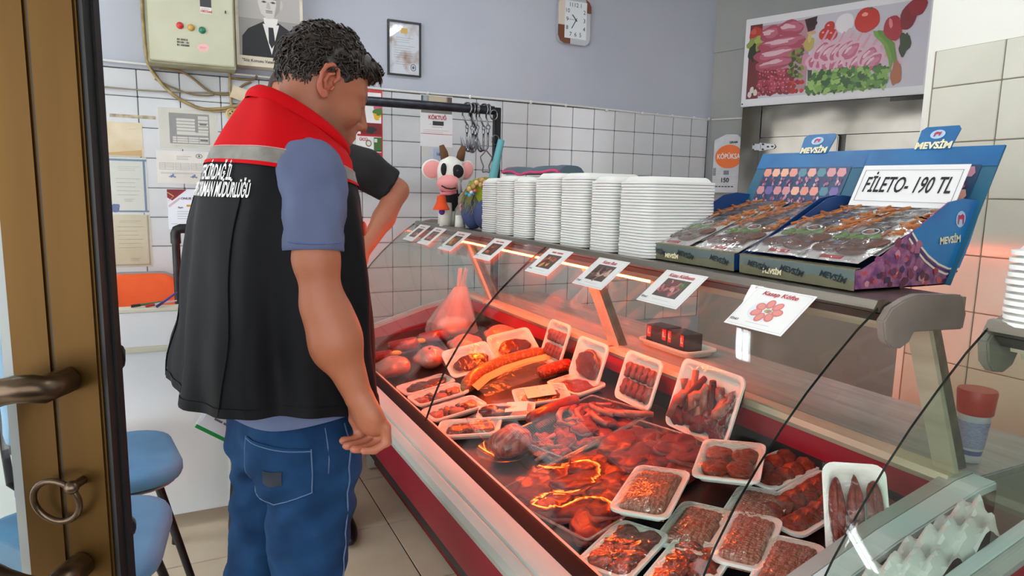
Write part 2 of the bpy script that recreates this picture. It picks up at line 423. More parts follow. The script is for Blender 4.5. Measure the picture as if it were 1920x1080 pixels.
# ================================================================ display counters
SX, SZ = .018, .010            # the counter stands a touch askew in the room
def cw(p): x, y, z = p; return Vector((x+(2.05-y)*SX, y, z+(y-2.05)*SZ))
class CB(MB):                  # mesh builder in counter coordinates
    def mesh(s, *a, **k): s.v = [tuple(cw(q)) for q in s.v]; return MB.mesh(s, *a, **k)
steel = mat('brushed_steel', '#b4b4ae', .33, 1, col2='#a19f98', nscale=30, stretch=(1,.06,1), bump=.05, bscale=40)
steel2 = mat('canopy_steel', '#a39d94', .32, 1, col2='#8b857c', nscale=25, stretch=(1,.05,1))
alu = mat('bumper_aluminium', '#b9bbb2', .55, .25, col2='#a4a69c', nscale=18, nramp=(.3,.75), stretch=(1,.15,1), bump=.06, bscale=90)
redp = mat('red_lacquer', '#8f0b28', .45, col2='#820a24', nscale=4, spec=.2)
redk = mat('red_kick_plate', '#7d1214', .5, col2='#6e0f11', nscale=6, spec=.2)
redin = mat('red_liner', '#8a0f22', .35)
blackp = mat('black_trim', '#070607', .65, spec=.15)
darkliner = mat('dark_liner', '#221f1f', .5)
capm = mat('grey_plastic_cap', '#8b8078', .45, col2='#7d736c', nscale=12, bump=.05, bscale=60)
creamal = mat('cream_aluminium', '#c9c1ab', .45, .35, col2='#b7ae97', nscale=20, stretch=(1,.1,1))
glassm = clear('counter_glass', '#f6fbf8', 0, 1.34)
glassedge = mat('glass_cut_edge', '#15211d', .15, col2='#0c1311', nscale=10)
whitedeck = mat('enamel_deck', '#cfc9c2', .35)
GP = [(.71,.613),(.742,.70),(.782,.79),(.826,.862),(.873,.925),(.922,.984),(.977,1.042),(1.036,1.096),(1.10,1.15),(1.152,1.186)]
def deckz(x): return .565+(x-.77)*.14
def counter(name, label, y0, y1, joints, posts, kick_y1, lamp=None):
    t = thing(name, label, 'counter', cw((1.1, (y0+y1)/2, 0)))
    t0 = t.location.copy()
    def B(mb, nm, m, par=None, **k):
        o = mb.build(nm, m, par or t, **k)
        if not par: o.location = -t0
        return o
    # plinth, kick plate, curved red front, bumper
    k = B(CB().box(.83, y0+.06, .02, .85, kick_y1, .3), 'kick_plate', redk)
    for i in range(7):
        y = y0+.35+(kick_y1-y0-.5)*i/6
        B(CB().cyl((.829, y, .055), (.824, y, .055), .009, 8), 'bolt', steel, k, smooth=40)
    for g in range(4):
        for i in range(8):
            y = y0+.25+(kick_y1-y0-.6)*g/3+.045*i
            B(CB().box(.8285, y, .17, .83, y+.012, .182), 'vent_hole', blackp, k)
    B(CB().box(.80, kick_y1-.02, 0, 1.3, kick_y1+.02, .3), 'foot_plate', alu, bevel=.003)
    B(CB().box(.80, y0+.06, 0, 1.3, y0+.10, .3), 'foot_plate', alu, bevel=.003)
    fp = [(.745,.235),(.70,.275),(.655,.34),(.617,.42),(.594,.50),(.585,.568)]
    B(CB().prism(fp+[(x+.012, z+.004) for x, z in fp[::-1]], y0, y1), 'front_panel', redp, smooth=50)
    B(CB().prism([(.70,.24),(1.45,.24),(1.45,.50),(.72,.50)], y0+.02, y1-.02), 'tank', darkliner)
    bp = [(.577,.566),(.572,.585),(.578,.602),(.60,.608),(.607,.606),(.611,.612),(.655,.618),(.668,.616),(.668,.565)]
    B(CB().prism(bp, y0, y1), 'bumper', alu, smooth=30)
    B(CB().prism([(.668,.56),(.668,.617),(.70,.619),(.722,.612),(.722,.56)], y0, y1), 'glass_channel', blackp, smooth=30)
    # inner perforated lip, deck, liner walls, rear ledge
    lip = B(CB().prism([(.724,.606),(.735,.606),(.765,.566),(.765,.55),(.724,.55)], y0+.03, y1-.03), 'vent_lip', whitedeck)
    B(CB().prism([(.765,.545),(1.46,.62),(1.46,deckz(1.46)),(.765,deckz(.765))], y0+.03, y1-.03), 'deck', mat('black_deck', '#2a2627', .25))
    B(CB().prism([(1.452,.62),(1.475,.62),(1.475,.715),(1.452,.715)], y0+.03, y1-.03), 'rear_liner', darkliner)
    B(CB().prism([(1.45,.715),(1.475,.715),(1.475,.775),(1.455,.775)], y0+.03, y1-.03), 'rear_band', redin)
    led = [(1.452,.772),(1.446,.785),(1.452,.80),(1.50,.803),(1.52,.796),(1.52,.76),(1.475,.76)]
    bks = sorted([y0]+[p for p in posts if y0+.1 < p < y1-.1]+[y1])
    for a, b in zip(bks[:-1], bks[1:]): B(CB().prism(led, a+.012, b-.012), 'rear_ledge', creamal, smooth=35)
    wt = B(CB().box(1.52, y0, .765, 1.93, y1, .785), 'worktop', mat('marble_worktop', '#aca7a4', .3, col2='#8f8b8d', nscale=6, stretch=(6,.6,1), nramp=(.35,.7)), bevel=.003)
    B(CB().box(1.47, y0+.02, .0, 1.9, y1-.02, .765), 'rear_body', mat('cabinet_white', '#bdbab2', .5))
    # end walls with sloping tops
    for y in (y0, y1-.03):
        e = B(CB().prism([(.69,.3),(1.52,.3),(1.52,.80),(1.46,.795),(1.2,.735),(.87,.635),(.74,.60),(.69,.60)], y, y+.03), 'end_wall', mat('end_wall_enamel', '#a9a9a6', .4, .3))
        iy = y+.031 if y == y0 else y-.001
        B(CB().prism([(.76,.56),(1.45,.63),(1.45,.782),(1.2,.722),(.87,.622)], iy, iy+.001*(1 if y == y0 else -1)), 'liner', redin, e)
    fl = [(.69,.60),(.74,.60),(.87,.635),(1.2,.735),(1.46,.795),(1.52,.80)]
    for ya, yb in ((y0-.05, y0+.001), (y1-.001, y1+.03)):
        e = B(CB().prism(fl+[(x, z-.02) for x, z in fl[::-1]], ya, yb), 'end_flange', mat('pale_enamel', '#c3cdd0', .35), bevel=.003)
        yy = ya if ya < y0 else yb
        B(CB().prism([(.69,.05),(1.52,.05)]+[(x, z-.02) for x, z in fl[::-1]], min(yy, yy+(.004 if ya < y0 else -.004)), max(yy, yy+(.004 if ya < y0 else -.004))), 'end_skin', mat('dark_red_skin', '#4a1614', .45))
    # glass
    js = [y0+.004]+joints+[y1-.004]; js.sort()
    def off(P, d):
        out = []
        for i, (x, z) in enumerate(P):
            x0, z0 = P[max(i-1,0)]; x1, z1 = P[min(i+1,len(P)-1)]; l = math.hypot(x1-x0, z1-z0)
            out.append((x-(z1-z0)/l*d, z+(x1-x0)/l*d))
        return out
    o2 = off(GP, .006)
    for a, b in zip(js[:-1], js[1:]):
        n = len(GP)
        mb = CB(); a2, b2 = a+.0015, b-.0015
        for P in (GP, o2):
            mb.add([(x, y, z) for y in (a2, b2) for x, z in P], [(i, i+1, n+i+1, n+i) for i in range(n-1)])
        g = B(mb, 'front_glass', glassm, smooth=60, weld=False)
        for y in (a2, b2):
            mb = CB(); mb.add([(x, y, z) for x, z in GP]+[(x, y, z) for x, z in o2], [(i, i+1, n+i+1, n+i) for i in range(n-1)])
            B(mb, 'cut_edge', glassedge, g)
    for y in (y1-.012,):
        B(CB().prism(GP+[(1.36,1.13),(1.50,.803),(1.45,.79),(1.2,.735),(.87,.635)], y, y+.006), 'end_glass', glassm)
    # canopy: front rail, top shelf, under-tray
    B(CB().prism([(1.148,1.186),(1.158,1.202),(1.172,1.204),(1.20,1.197),(1.20,1.184),(1.165,1.178)], y0+.012, y1), 'front_rail', steel2, smooth=30)
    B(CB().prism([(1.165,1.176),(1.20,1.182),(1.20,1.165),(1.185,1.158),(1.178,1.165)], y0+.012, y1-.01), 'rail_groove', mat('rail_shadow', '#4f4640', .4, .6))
    B(CB().prism([(1.20,1.195),(1.44,1.195),(1.44,1.14),(1.42,1.14),(1.40,1.178),(1.20,1.182)], y0+.012, y1), 'canopy_shelf', steel2)
    for zo, xo in ((1.166,1.19),(1.15,1.225)):
        B(CB().prism([(xo,zo),(xo+.03,zo+.006),(xo+.03,zo-.008),(xo+.006,zo-.016)], y0+.02, y1-.02), 'canopy_rail', creamal)
    cap = [(1.155,1.165),(1.175,1.19),(1.215,1.205),(1.25,1.212),(1.395,1.204),(1.415,1.165),(1.41,1.132),(1.25,1.138),(1.238,1.118),(1.215,1.108),(1.185,1.112),(1.165,1.128)]
    for y in (y0-.006, y1-.006): B(CB().prism(cap, y, y+.018), 'end_cap', capm, smooth=40, bevel=.003)
    # rear posts and sliding panes
    for y in posts:
        w = .032
        p = B(CB().prism([(1.332,1.14),(1.376,1.14),(1.535,.80),(1.488,.80)], y-w/2, y+w/2), 'rear_post', steel2, bevel=.003)
        B(CB().prism([(1.320,1.14),(1.333,1.14),(1.489,.80),(1.474,.80)], y-w/2-.008, y+w/2+.008), 'post_trim', creamal, p)
    ps = sorted(posts)
    for a, b in zip(ps[:-1], ps[1:]):
        B(CB().prism([(1.352,1.138),(1.357,1.138),(1.507,.803),(1.502,.803)], a+.018, b-.018), 'rear_glass', glassm)
    return t, t0, B
C1, C1o, C1B = counter('display_counter', 'long curved-glass refrigerated display counter with red front, full of meat', .80, 3.45, [2.05], [.835, 2.08, 3.2], 3.14)
# red lamp tube under the canopy of the long counter
lampm = mat('red_lamp_tube', '#ff9a50', .4, emit='#ff4a16', estr=112)
C1B(CB().cyl((1.275, 1.62, 1.128), (1.275, 3.12, 1.128), .011, 10), 'lamp_tube', lampm, smooth=50)
C1B(CB().prism([(1.245,1.162),(1.305,1.162),(1.30,1.142),(1.25,1.142)], 1.55, 3.2), 'lamp_housing', steel2)
for y in (1.60, 3.13): C1B(CB().box(1.262, y-.012, 1.11, 1.288, y+.012, 1.15), 'lamp_socket', whitep)
C2, C2o, C2B = counter('display_counter', 'second curved-glass counter at the right edge, nearly empty, beside crumpled white paper', -.75, .62, [], [.585, -.7], .45)
for q in [C1, C2]: q['group'] = 'display counters'
# slotted air grille on the deck of the second counter
for i in range(9):
    C2B(CB().box(.80+.06*i, -.5, deckz(.8+.06*i)+.006, .82+.06*i, .56, deckz(.8+.06*i)+.012), 'deck_slat', creamal)
# ================================================================ the man in the vest
skin = mat('skin', '#a06043', .5, attr='col', col2='#9c5a40', nscale=60, nramp=(.55,.9), bump=.08, bscale=220, sss=.12)
hairm = mat('dark_hair', '#1d1613', .42, col2='#33281f', nscale=90, bump=.3, bscale=160)
navy = mat('navy_softshell', '#040509', .7, col2='#05060b', nscale=5, bump=.04, bscale=500, spec=.22)
vred = mat('red_softshell', '#c4020f', .7, col2='#b8020d', nscale=6, bump=.04, bscale=500, spec=.12)
reflm = mat('reflective_tape', '#8d8a82', .4, .2, col2='#7c7972', nscale=40, bump=.08, bscale=300)
pique = mat('blue_pique', '#586282', .8, col2='#515b7a', nscale=8, bump=.15, bscale=700)
denim = mat('denim', '#0c2240', .9, spec=.15, col2='#1e4269', nscale=9, nramp=(.3,.72), bump=.25, bscale=420)
ink = mat('white_print', '#e9e9e6', .6)
MAN = thing('person', 'man in navy and red vest, blue polo shirt and jeans, looking down at the counter', 'person', (.207, 1.473, 0), (0, 0, math.radians(90-74)))
def srings(prof, n=56, e=2.35):
    out = []
    for z, cx, a, b in prof:
        rg = []
        for j in range(n):
            t = 2*math.pi*j/n; c, s = math.cos(t), math.sin(t)
            rg.append((cx+a*math.copysign(abs(c)**(2/e), c), b*math.copysign(abs(s)**(2/e), s), z))
        out.append(rg)
    return out
TP = [(.935,-.035,.200,.213),(1.0,-.035,.194,.213),(1.1,-.032,.182,.213),(1.2,-.03,.17,.214),(1.3,-.028,.156,.212),(1.36,-.024,.144,.203),(1.40,-.018,.132,.190),
      (1.43,-.010,.121,.174),(1.455,.0,.112,.154),(1.475,.010,.106,.135),(1.49,.017,.102,.108),(1.50,.022,.099,.09)]
def tprof(z):
    for p, q in zip(TP[:-1], TP[1:]):
        if z <= q[0]:
            t = (z-p[0])/(q[0]-p[0]); t = max(0, t); return tuple(p[i]+(q[i]-p[i])*t for i in range(4))
    return TP[-1]
def fold(t, z):    # drape of the vest: soft vertical folds on the back, growing towards the hem
    k = max(0, min(1, (1.40-z)/.35))
    g = .008*math.sin(5*t+2.2)+.007*math.sin(9*t+.6+3*z)+.005*math.sin(15*t+9*z)
    d = .004*math.sin(26*z+5*t)*k
    return k*(g+d)+.002*math.sin(7*t+17*z)
def tsurf(t, z, off=0):
    z0, cx, a, b = tprof(z); e = 2.35; c, s = math.cos(t), math.sin(t); f = fold(t, z)+off
    hem = (.002-.036*c+.010*math.sin(3*t+.5))*max(0, min(1, (1.10-z)/.16))
    x = (a+f)*math.copysign(abs(c)**(2/e), c); tl = .55*max(0, (z-1.36)/.14)
    return (cx+x, (b+f)*math.copysign(abs(s)**(2/e), s), z+hem-tl*x)
def zline(t, k): return 1.403+k*(.0245+.008*math.cos(t))   # k: 0 piping foot, 1 top of the stripe
def band(z0f, z1f, off, n=120, k=10):
    mb = MB(); mb.grid(lambda u, v: tsurf(2*math.pi*u, z0f(2*math.pi*u)*(1-v)+z1f(2*math.pi*u)*v, off), n, k); return mb
vest = band(lambda t: .935, lambda t: zline(t, .1), 0, 120, 44).build('vest', navy, MAN, smooth=180)
band(lambda t: .937, lambda t: .957, .0022, 120, 3).build('hem_band', navy, vest, smooth=180)
band(lambda t: zline(t, .1), lambda t: 1.50, 0, 120, 20).build('yoke', vred, vest, smooth=180)
band(lambda t: zline(t, .25), lambda t: zline(t, 1.3), .0022, 120, 5).build('reflective_stripe', reflm, vest, smooth=180)
band(lambda t: zline(t, -.02), lambda t: zline(t, .25), .0035, 120, 2).build('red_piping', vred, vest, smooth=180)
band(lambda t: zline(t, 1.3), lambda t: zline(t, 1.37), .003, 120, 2).build('edge_stitch', mat('pink_stitch', '#c98a86', .6), vest, smooth=180)
# collar: a stand-up ring leaning forward
def collar(v, t, off):
    c0 = Vector((.022, 0, 1.50)); c1 = Vector((.036, 0, 1.520)); c = c0.lerp(c1, v)
    r = .099-.006*v+off+.004*math.sin(math.pi*v); rb = .090-.008*v+off+.004*math.sin(math.pi*v)
    x, y = r*math.cos(t), rb*math.sin(t); tl = .55+.08*v
    return (c.x+x, y, c.z-tl*x)
mb = MB(); mb.grid(lambda u, v: collar(v, 2*math.pi*u, .003), 72, 8); mb.grid(lambda u, v: collar(v, 2*math.pi*u, -.004), 72, 8)
mb.grid(lambda u, v: collar(1, 2*math.pi*u, .003-.007*v), 72, 1)
mb.build('collar', vred, vest, smooth=60)
# zip edge in front
mb = MB(); mb.tube([tsurf(0.0, .94+.05*i, .004) for i in range(12)], .004, 6); mb.build('zip', mat('zip_black', '#111114', .4, .3), vest, smooth=180)
MB().ball(tsurf(-.75, 1.30, .002), (.005, .011, .015), 12, 8).build('chest_badge', mat('badge_coral', '#e0503c', .5), vest, smooth=180)
# seams on the vest back / side
for t in (math.pi+.62, math.pi-.62):
    MB().tube([tsurf(t+.05*math.sin(6*(z/20)), .94+.43*z/20, .0015) for z in range(21)], .0016, 5).build('seam', navy, vest, smooth=180)
# lettering on the back
def wrap(z0, tc):
    def f(co): return Vector(tsurf(tc+co.x/.20, z0+co.y, .0035))
    return f
for s, z0, w, tc, sz in (('TEKİRDAĞ İL', 1.389, .115, math.pi+.12, .026), ('TARIM VE ORMAN MÜDÜRLÜĞÜ', 1.368, .25, math.pi+.10, .025)):
    me = text_mesh(s, sz, bold=.0006)
    bm = bmesh.new(); bm.from_mesh(me); bmesh.ops.triangulate(bm, faces=bm.faces); bmesh.ops.subdivide_edges(bm, edges=[e for e in bm.edges if e.calc_length() > .008], cuts=1, use_grid_fill=True); bm.to_mesh(me); bm.free()
    xs = [v.co.x for v in me.vertices]; k = w/(max(xs)-min(xs)); fn = wrap(z0, tc)
    for v in me.vertices: v.co.x *= k; v.co = fn(v.co.copy())
    me.materials.append(ink); link('lettering', me, vest)
# polo shirt: hem under the vest, sleeves, inner collar
mb = MB(); mb.grid(lambda u, v: ((.012)+(.146+.004*math.sin(10*math.pi*u))*math.cos(2*math.pi*u), .182*math.sin(2*math.pi*u), .918+.11*v+.010*math.cos(2*math.pi*u)+.006*math.sin(6*math.pi*u)), 72, 6)
polo = mb.build('polo_shirt', pique, MAN, smooth=180)
def sleeve(pts, rs, ph):
    mb = MB(); n = 40; P = [Vector(p) for p in pts]; rg = []
    m = 26
    for i in range(m+1):
        u = i/m*(len(P)-1); j = min(int(u), len(P)-2); q = u-j; c = P[j].lerp(P[j+1], q); r = rs[j]+(rs[j+1]-rs[j])*q
        d = (P[j+1]-P[j]).normalized(); a = d.cross(Vector((1,0,0))).normalized(); b = d.cross(a)
        ring = []
        for k in range(n):
            t = 2*math.pi*k/n; w = .0015*math.sin(3*t+3*u+ph)+.0016*math.sin(2*t+9*u)*math.sin(u*2.2)+.0014*math.sin(5*t-4*u)+.0009*math.sin(9*t+3*u)
            if i >= m-3: w += .0012
            ring.append(c+(r+w)*(math.cos(t)*a+math.sin(t)*b*1.08))
        rg.append(ring)
    rg.append([c+(q-c)*.9 for q in rg[-1]])
    mb.rings(rg, True, False); return mb
SLR = [(-.012,-.105,1.430),(-.026,-.150,1.408),(-.036,-.178,1.345),(-.042,-.190,1.262)]
slm = sleeve(SLR, [.052,.064,.061,.053], 0).build('sleeve', pique, polo, smooth=180)
MB().tube([Vector(SLR[-1])+Vector((.0575*math.cos(t), .0555*math.sin(t), .022+.004*math.sin(t))) for t in [2*math.pi*i/40 for i in range(40)]], .0012, 4, closed=True).build('cuff_stitch', mat('blue_stitch', '#4c5a86', .8), slm)
sleeve([(-.015,.11,1.415),(-.03,.16,1.39),(-.035,.195,1.335),(-.035,.222,1.262)], [.05,.060,.059,.053], 2).build('sleeve', pique, polo, smooth=180)
mb = MB(); mb.grid(lambda u, v: collar(.3+.6*v, 2*math.pi*u, -.012), 60, 4); mb.build('polo_collar', pique, polo, smooth=180)
# ---- head, neck, arms: one continuous body surface
HP = Vector((.078, 0, 1.588)); HR = Euler((0, math.radians(24), math.radians(-7))).to_matrix()
def body():
    Fh = Field((-.19,-.11,-.22), (.15,.11,.14), .0034)
    E, Cc = Fh.ell, Fh.cap
    Fh.add(E((-.008,0,.036), (.091,.075,.088)), .001)
    Fh.add(E((.030,0,-.015), (.062,.062,.088)), .03)
    Fh.add(E((.020,0,-.075), (.058,.055,.040)), .025)
    Fh.add(E((.062,0,-.098), (.026,.026,.022)), .02)
    for s in (-1, 1):
        Fh.add(Cc((.082,s*.012,.022), (.066,s*.046,.020), .011, .010), .016)
        Fh.add(E((.058,s*.042,-.030), (.028,.018,.022)), .02)
        Fh.sub(E((.098,s*.032,.004), (.020,.019,.013)), .012)
        Fh.add(E((.0765,s*.031,.003), (.0125,.0135,.012)), .002)
        Fh.add(Cc((.086,s*.020,.0085), (.078,s*.044,.006), .0042), .004)
        Fh.add(Cc((.084,s*.022,-.0065), (.078,s*.042,-.006), .0035), .004)
    Fh.add(Cc((.088,0,.018), (.112,0,-.026), .0075, .0105), .010)
    Fh.add(E((.111,0,-.030), (.012,.011,.010)), .006)
    for s in (-1, 1): Fh.add(E((.100,s*.0125,-.035), (.012,.0075,.008)), .005)
    Fh.add(E((.084,0,-.060), (.022,.026,.028)), .014)
    Fh.add(Cc((.098,-.016,-.0655), (.098,.016,-.0655), .0062), .006); Fh.add(Cc((.094,-.014,-.0785), (.094,.014,-.0785), .0075), .006)
    Fh.sub(Cc((.108,-.02,-.0715), (.108,.02,-.0715), .0042), .004)
    inv = np.array(HR).T
    def hb(*p): return tuple(inv@(np.array(p)-np.array(HP)))
    Fh.add(Cc(hb(.048,0,1.575), hb(.012,0,1.47), .054, .058), .03)
    V, F = Fh.nets(); V = smoothv(V, F, 1, .4)
    base = np.array(lin('#a06043')); col = np.tile(base, (len(V), 1))
    x, y, z = V.T
    st = np.clip((.055-np.abs(z+.085))/.03, 0, 1)*np.clip((x+.012)/.02, 0, 1); st = st*(1-np.clip(1-np.hypot((x-.10)/.014, (z+.071)/.012), 0, 1)*.9)
    st[(x > .10) & (z > -.05)] = 0
    col = col*(1-st[:,None]*.42)+np.array(lin('#5a4238'))*st[:,None]*.42
    lip = np.clip(1.4-np.hypot(np.hypot((x-.102)/.012, (z+.072)/.012), y/.03), 0, 1)[:,None]*.5; col = col*(1-lip)+np.array(lin('#b8655a'))*lip
    ea = np.clip((np.abs(y)-.073)/.006, 0, 1)*(np.abs(x+.012) < .03); col = col*(1-.4*ea[:,None])+np.array(lin('#cf7a62'))*.4*ea[:,None]
    eb = (np.abs(z-.024-.003*np.cos(y*60)) < .0045)*(np.abs(y) > .012)*(np.abs(y) < .05)*(x > .06); eb = eb[:,None]*.75; col = col*(1-eb)+np.array(lin('#2b201b'))*eb
    ey = (np.hypot(np.hypot(x-.0895, (np.abs(y)-.031)), (z-.001)) < .0075)[:,None]; col = np.where(ey, np.array(lin('#2a1c16')), col)
    M3 = np.array(HR); V = V@M3.T+np.array(HP)
    Vs, Fs, Cs = [V], [F], [col]
    for sd in (-1, 1):
        Q = Field((-.045,-.02,-.045), (.03,.02,.042), .0016)      # x forward, y outward, z up
        def o(x, z): return (x, .004-.28*x, z)
        Q.add(Q.ell((-.006,-.003,.0), (.020,.006,.031), np.array(Euler((0,0,-.27)).to_matrix())), .002)
        Q.chain([o(.006,.004), o(.012,.018), o(.005,.030), o(-.010,.034), o(-.021,.025), o(-.0245,.007), o(-.020,-.012), o(-.010,-.024)], [.0035,.0042,.0046,.0047,.0045,.0040,.0036,.0040], .003)
        Q.chain([o(.0,.020), o(-.010,.012), o(-.0125,-.002), o(-.006,-.014)], [.0030,.0036,.0036,.0034], .0035)
        Q.add(Q.ell(o(.007,-.007), (.0045,.0045,.007)), .003); Q.add(Q.ell((-.003,.004,-.027), (.0085,.005,.0085)), .004)
        Q.sub(Q.ell((.0,.0045,-.002), (.0075,.007,.009)), .003)
        v, f = Q.nets(); v = smoothv(v, f, 1, .3); v = v*np.array((1,sd,1))
        f = f if sd > 0 else f[:, ::-1]
        cc = np.tile(np.array(lin('#ad6048')), (len(v), 1)); ink_ = np.clip(1-np.hypot((v[:,0])/.008, (v[:,2]+.002)/.010), 0, 1)[:,None]*.0; cc = cc*(1-ink_)
        v = (v+np.array((-.010,sd*.0775,-.002)))@M3.T+np.array(HP); Fs.append(f+sum(len(q) for q in Vs)); Vs.append(v); Cs.append(cc)
    # right arm, hanging with loosely curled hand; left arm holding the papers
    sh, el, wr = (-.038,-.175,1.36), (-.036,-.205,1.165), (.014,-.252,.990)
    A = Field((-.12,-.34,.86), (.12,-.12,1.42), .0042)
    A.chain([sh, (-.042,-.196,1.25), el], [.048,.044,.042], .02); A.chain([el, (-.014,-.226,1.09), wr], [.041,.042,.0265], .02)
    A.add(A.ell((-.02,-.222,1.11), (.045,.04,.065)), .03)
    A.add(A.ell((.030,-.262,.948), (.026,.040,.044), np.array(Euler((0,math.radians(-18),0)).to_matrix())), .022)
    V2, F2 = None, None
    ulx = -1
    for i in range(4):
        yy = -.292+i*.021; L = (.80,.94,1.0,.93)[i]; r = (.0082,.0092,.0096,.0094)[i]
        k0 = np.array((.050,yy,.928+(.004*i if i < 3 else .008))); k1 = k0+np.array((.004,.001,-.038*L)); k2 = k1+np.array((-.034*L,.002,-.010)); k3 = k2+np.array((-.028*L,.001,.004))
        A.chain([(.030,-.262+.4*(yy+.262),.965), k0, k1, k2, k3], [.014, r+.0025, r+.001, r, r-.001], .0035)
    A.chain([(.018,-.234,.962), (.026,-.218,.930), (.034,-.222,.900), (.030,-.236,.884)], [.014,.0115,.010,.0085], .006)
    V2, F2 = A.nets(); V2 = smoothv(V2, F2, 1, .4)
    c2 = np.tile(np.array(lin('#a06043')), (len(V2), 1)); kn = np.clip((.95-V2[:,2])/.05, 0, 1)[:,None]*.25; c2 = c2*(1-kn)+np.array(lin('#c87e68'))*kn
    B = Field((-.2,.12,.80), (.12,.36,1.40), .006)
    B.chain([(-.035,.19,1.345), (-.035,.228,1.18), (-.045,.262,1.06), (-.06,.275,.975)], [.046,.042,.041,.027], .02)
    B.add(B.ell((-.07,.28,.925), (.034,.022,.045)), .02)
    for i in range(4):
        xx = -.042-i*.021
        B.chain([(xx,.282,.925), (xx-.006,.296,.885), (xx-.008,.286,.855), (xx-.008,.270,.858)], [.012,.0095,.009,.008], .004)
    B.chain([(-.05,.262,.945), (-.042,.252,.91), (-.046,.254,.882)], [.013,.011,.009], .006)
    V3, F3 = B.nets(); V3 = smoothv(V3, F3, 1, .4); c3 = np.tile(np.array(lin('#a06043')), (len(V3), 1))
    for v, f, c in ((V2, F2, c2), (V3, F3, c3)): Fs.append(f+sum(len(q) for q in Vs)); Vs.append(v); Cs.append(c)
    # trunk core under the clothes joins head and arms into one figure
    T = Field((-.16,-.24,.80), (.16,.24,1.56), .012)
    T.add(T.ell((-.02,0,1.12), (.11,.16,.30)), .01); T.add(T.ell((-.01,0,1.36), (.08,.14,.09)), .05); T.chain([(-.02,-.13,1.39), (-.04,-.18,1.30)], [.045,.042], .03); T.chain([(-.02,.13,1.39), (-.035,.205,1.32)], [.045,.042], .03)
    T.chain([(.0,0,1.42), (.015,0,1.48)], [.06,.055], .03)
    V4, F4 = T.nets(); Fs.append(F4+sum(len(q) for q in Vs)); Vs.append(V4); Cs.append(np.tile(base, (len(V4), 1)))
    return link('body', npmesh('body', np.concatenate(Vs), np.concatenate(Fs), skin, np.concatenate(Cs)), MAN)
body()
# ---- hair
def hair():
    Fh = Field((-.16,-.12,-.14), (.14,.12,.18), .0042)
    X, Y, Z = Fh.X, Fh.Y, Fh.Z
    D = Fh.ell((-.008,0,.040), (.0955,.0795,.0955))
    D = np.minimum(D, Fh.ell((.050,0,.080), (.050,.054,.036)))
    D = D-.0030*wob(X, Y, Z, 110, 3)-.0022*wob(X, Y, Z, 210, 5)
    Fh.D = D
    fr = .060+.10*np.clip(.09-Z, -.02, .12)*0
    hl = np.where(Z > .060, .30, np.where(Z > .035, .034+(Z-.035)*1.6, np.where(Z > -.012, .012+(Z+.012)*.47, -.030)))     # furthest-forward hair at each height
    Fh.D = np.maximum(Fh.D, np.where(np.abs(Y) < .046, np.where(Z > .060, -1, X-.0), X-hl))
    Fh.D = np.maximum(Fh.D, np.where(X > -.030, -.014-Z, -.062-.25*(X+.03)-Z))
    Fh.D = np.maximum(Fh.D, -(np.hypot((X+.012)/.024, (Z+.006)/.036)-1)*.02*np.where(np.abs(Y) > .06, 1, 0)-np.where(np.abs(Y) > .06, 0, 1))
    V, F = Fh.nets(); V = smoothv(V, F, 1, .4)
    ho = link('hair', npmesh('hair', V@np.array(HR).T+np.array(HP), F, hairm), MAN)
    rn = np.random.RandomState(4); mb = MB(); M3 = np.array(HR); ids = rn.permutation(len(V))
    cen = np.array((-.018,0,.02)); done = 0
    for i in ids:
        p = V[i]; nrm = (p-cen)/np.linalg.norm(p-cen)
        if done > 2200: break
        if nrm[2] < -.75: continue
        fringe = p[0] > .045 and p[2] > .055
        temple = p[0] > .0 and p[2] < .066
        if (p[2] < .030 and p[0] > -.03): continue
        L = .016+.010*rn.rand()+(.012 if fringe else 0)
        t = np.array((-.25, rn.normal()*.5, -.6+.9*(p[2] > .07))) if not fringe else np.array((.8, rn.normal()*.3, .45))
        if temple: t = np.array((-.8, 0, -.15)); L *= .7
        t = t-nrm*(t@nrm); t = t/np.linalg.norm(t)+nrm*.16*rn.rand(); w = rn.normal(size=3); sd = np.cross(nrm, t); pts = []; ph = rn.rand()*6; am = .0022+.0025*rn.rand()
        for k in range(6):
            u = k/5; q = p-nrm*.003+t*L*u+nrm*.0045*math.sin(u*2.8)+sd*am*math.sin(u*6+ph); pts.append(Vector(M3@q+np.array(HP)))
        mb.tube(pts, [.0021,.0022,.0021,.0018,.0013,.0004], 4, caps=False); done += 1
    o = mb.build('hair_strands', hairm, ho, smooth=180, weld=False); o['kind'] = 'stuff'
hair()
# ---- jeans
def jeans():
    J = Field((-.24,-.25,-.01), (.24,.25,.97), .0075)
    J.add(J.ell((.012,0,.87), (.132,.168,.13)), .01)
    J.add(J.ell((-.040,-.072,.82), (.083,.083,.10)), .04); J.add(J.ell((-.040,.072,.82), (.083,.083,.10)), .04)
    for s, kx in ((-1, .0), (1, -.03)):
        J.chain([(.005,s*.082,.84), (-.012+kx*.4,s*.086,.66), (-.025+kx,s*.094,.50)], [.104,.086,.070], .012)
        J.chain([(-.025+kx,s*.094,.50), (-.05+kx,s*.10,.30), (-.07+kx,s*.10,.075)], [.070,.066,.060], .02)
    w = np.clip((.80-J.Z)/.5, .15, 1); cr = np.exp(-((J.Z-.74)/.09)**2)
    J.D = J.D-.0045*w*np.sin(J.Z*58+J.X*30+9*np.sin(J.Y*14))-.0055*cr*np.sin(J.Z*85+J.Y*45-J.X*30)-.003*w*np.sin(J.Z*110-J.Y*60+5*np.sin(J.X*25))-.002*wob(J.X, J.Y, J.Z, 45, 2)
    J.D = np.maximum(J.D, J.Z-.925)
    J.D = np.maximum(J.D, .065-J.Z)
    V, F = J.nets(); V = smoothv(V, F, 1, .4)
    return V, F, link('jeans', npmesh('jeans', V, F, denim), MAN)
JV, JF, jo = jeans()
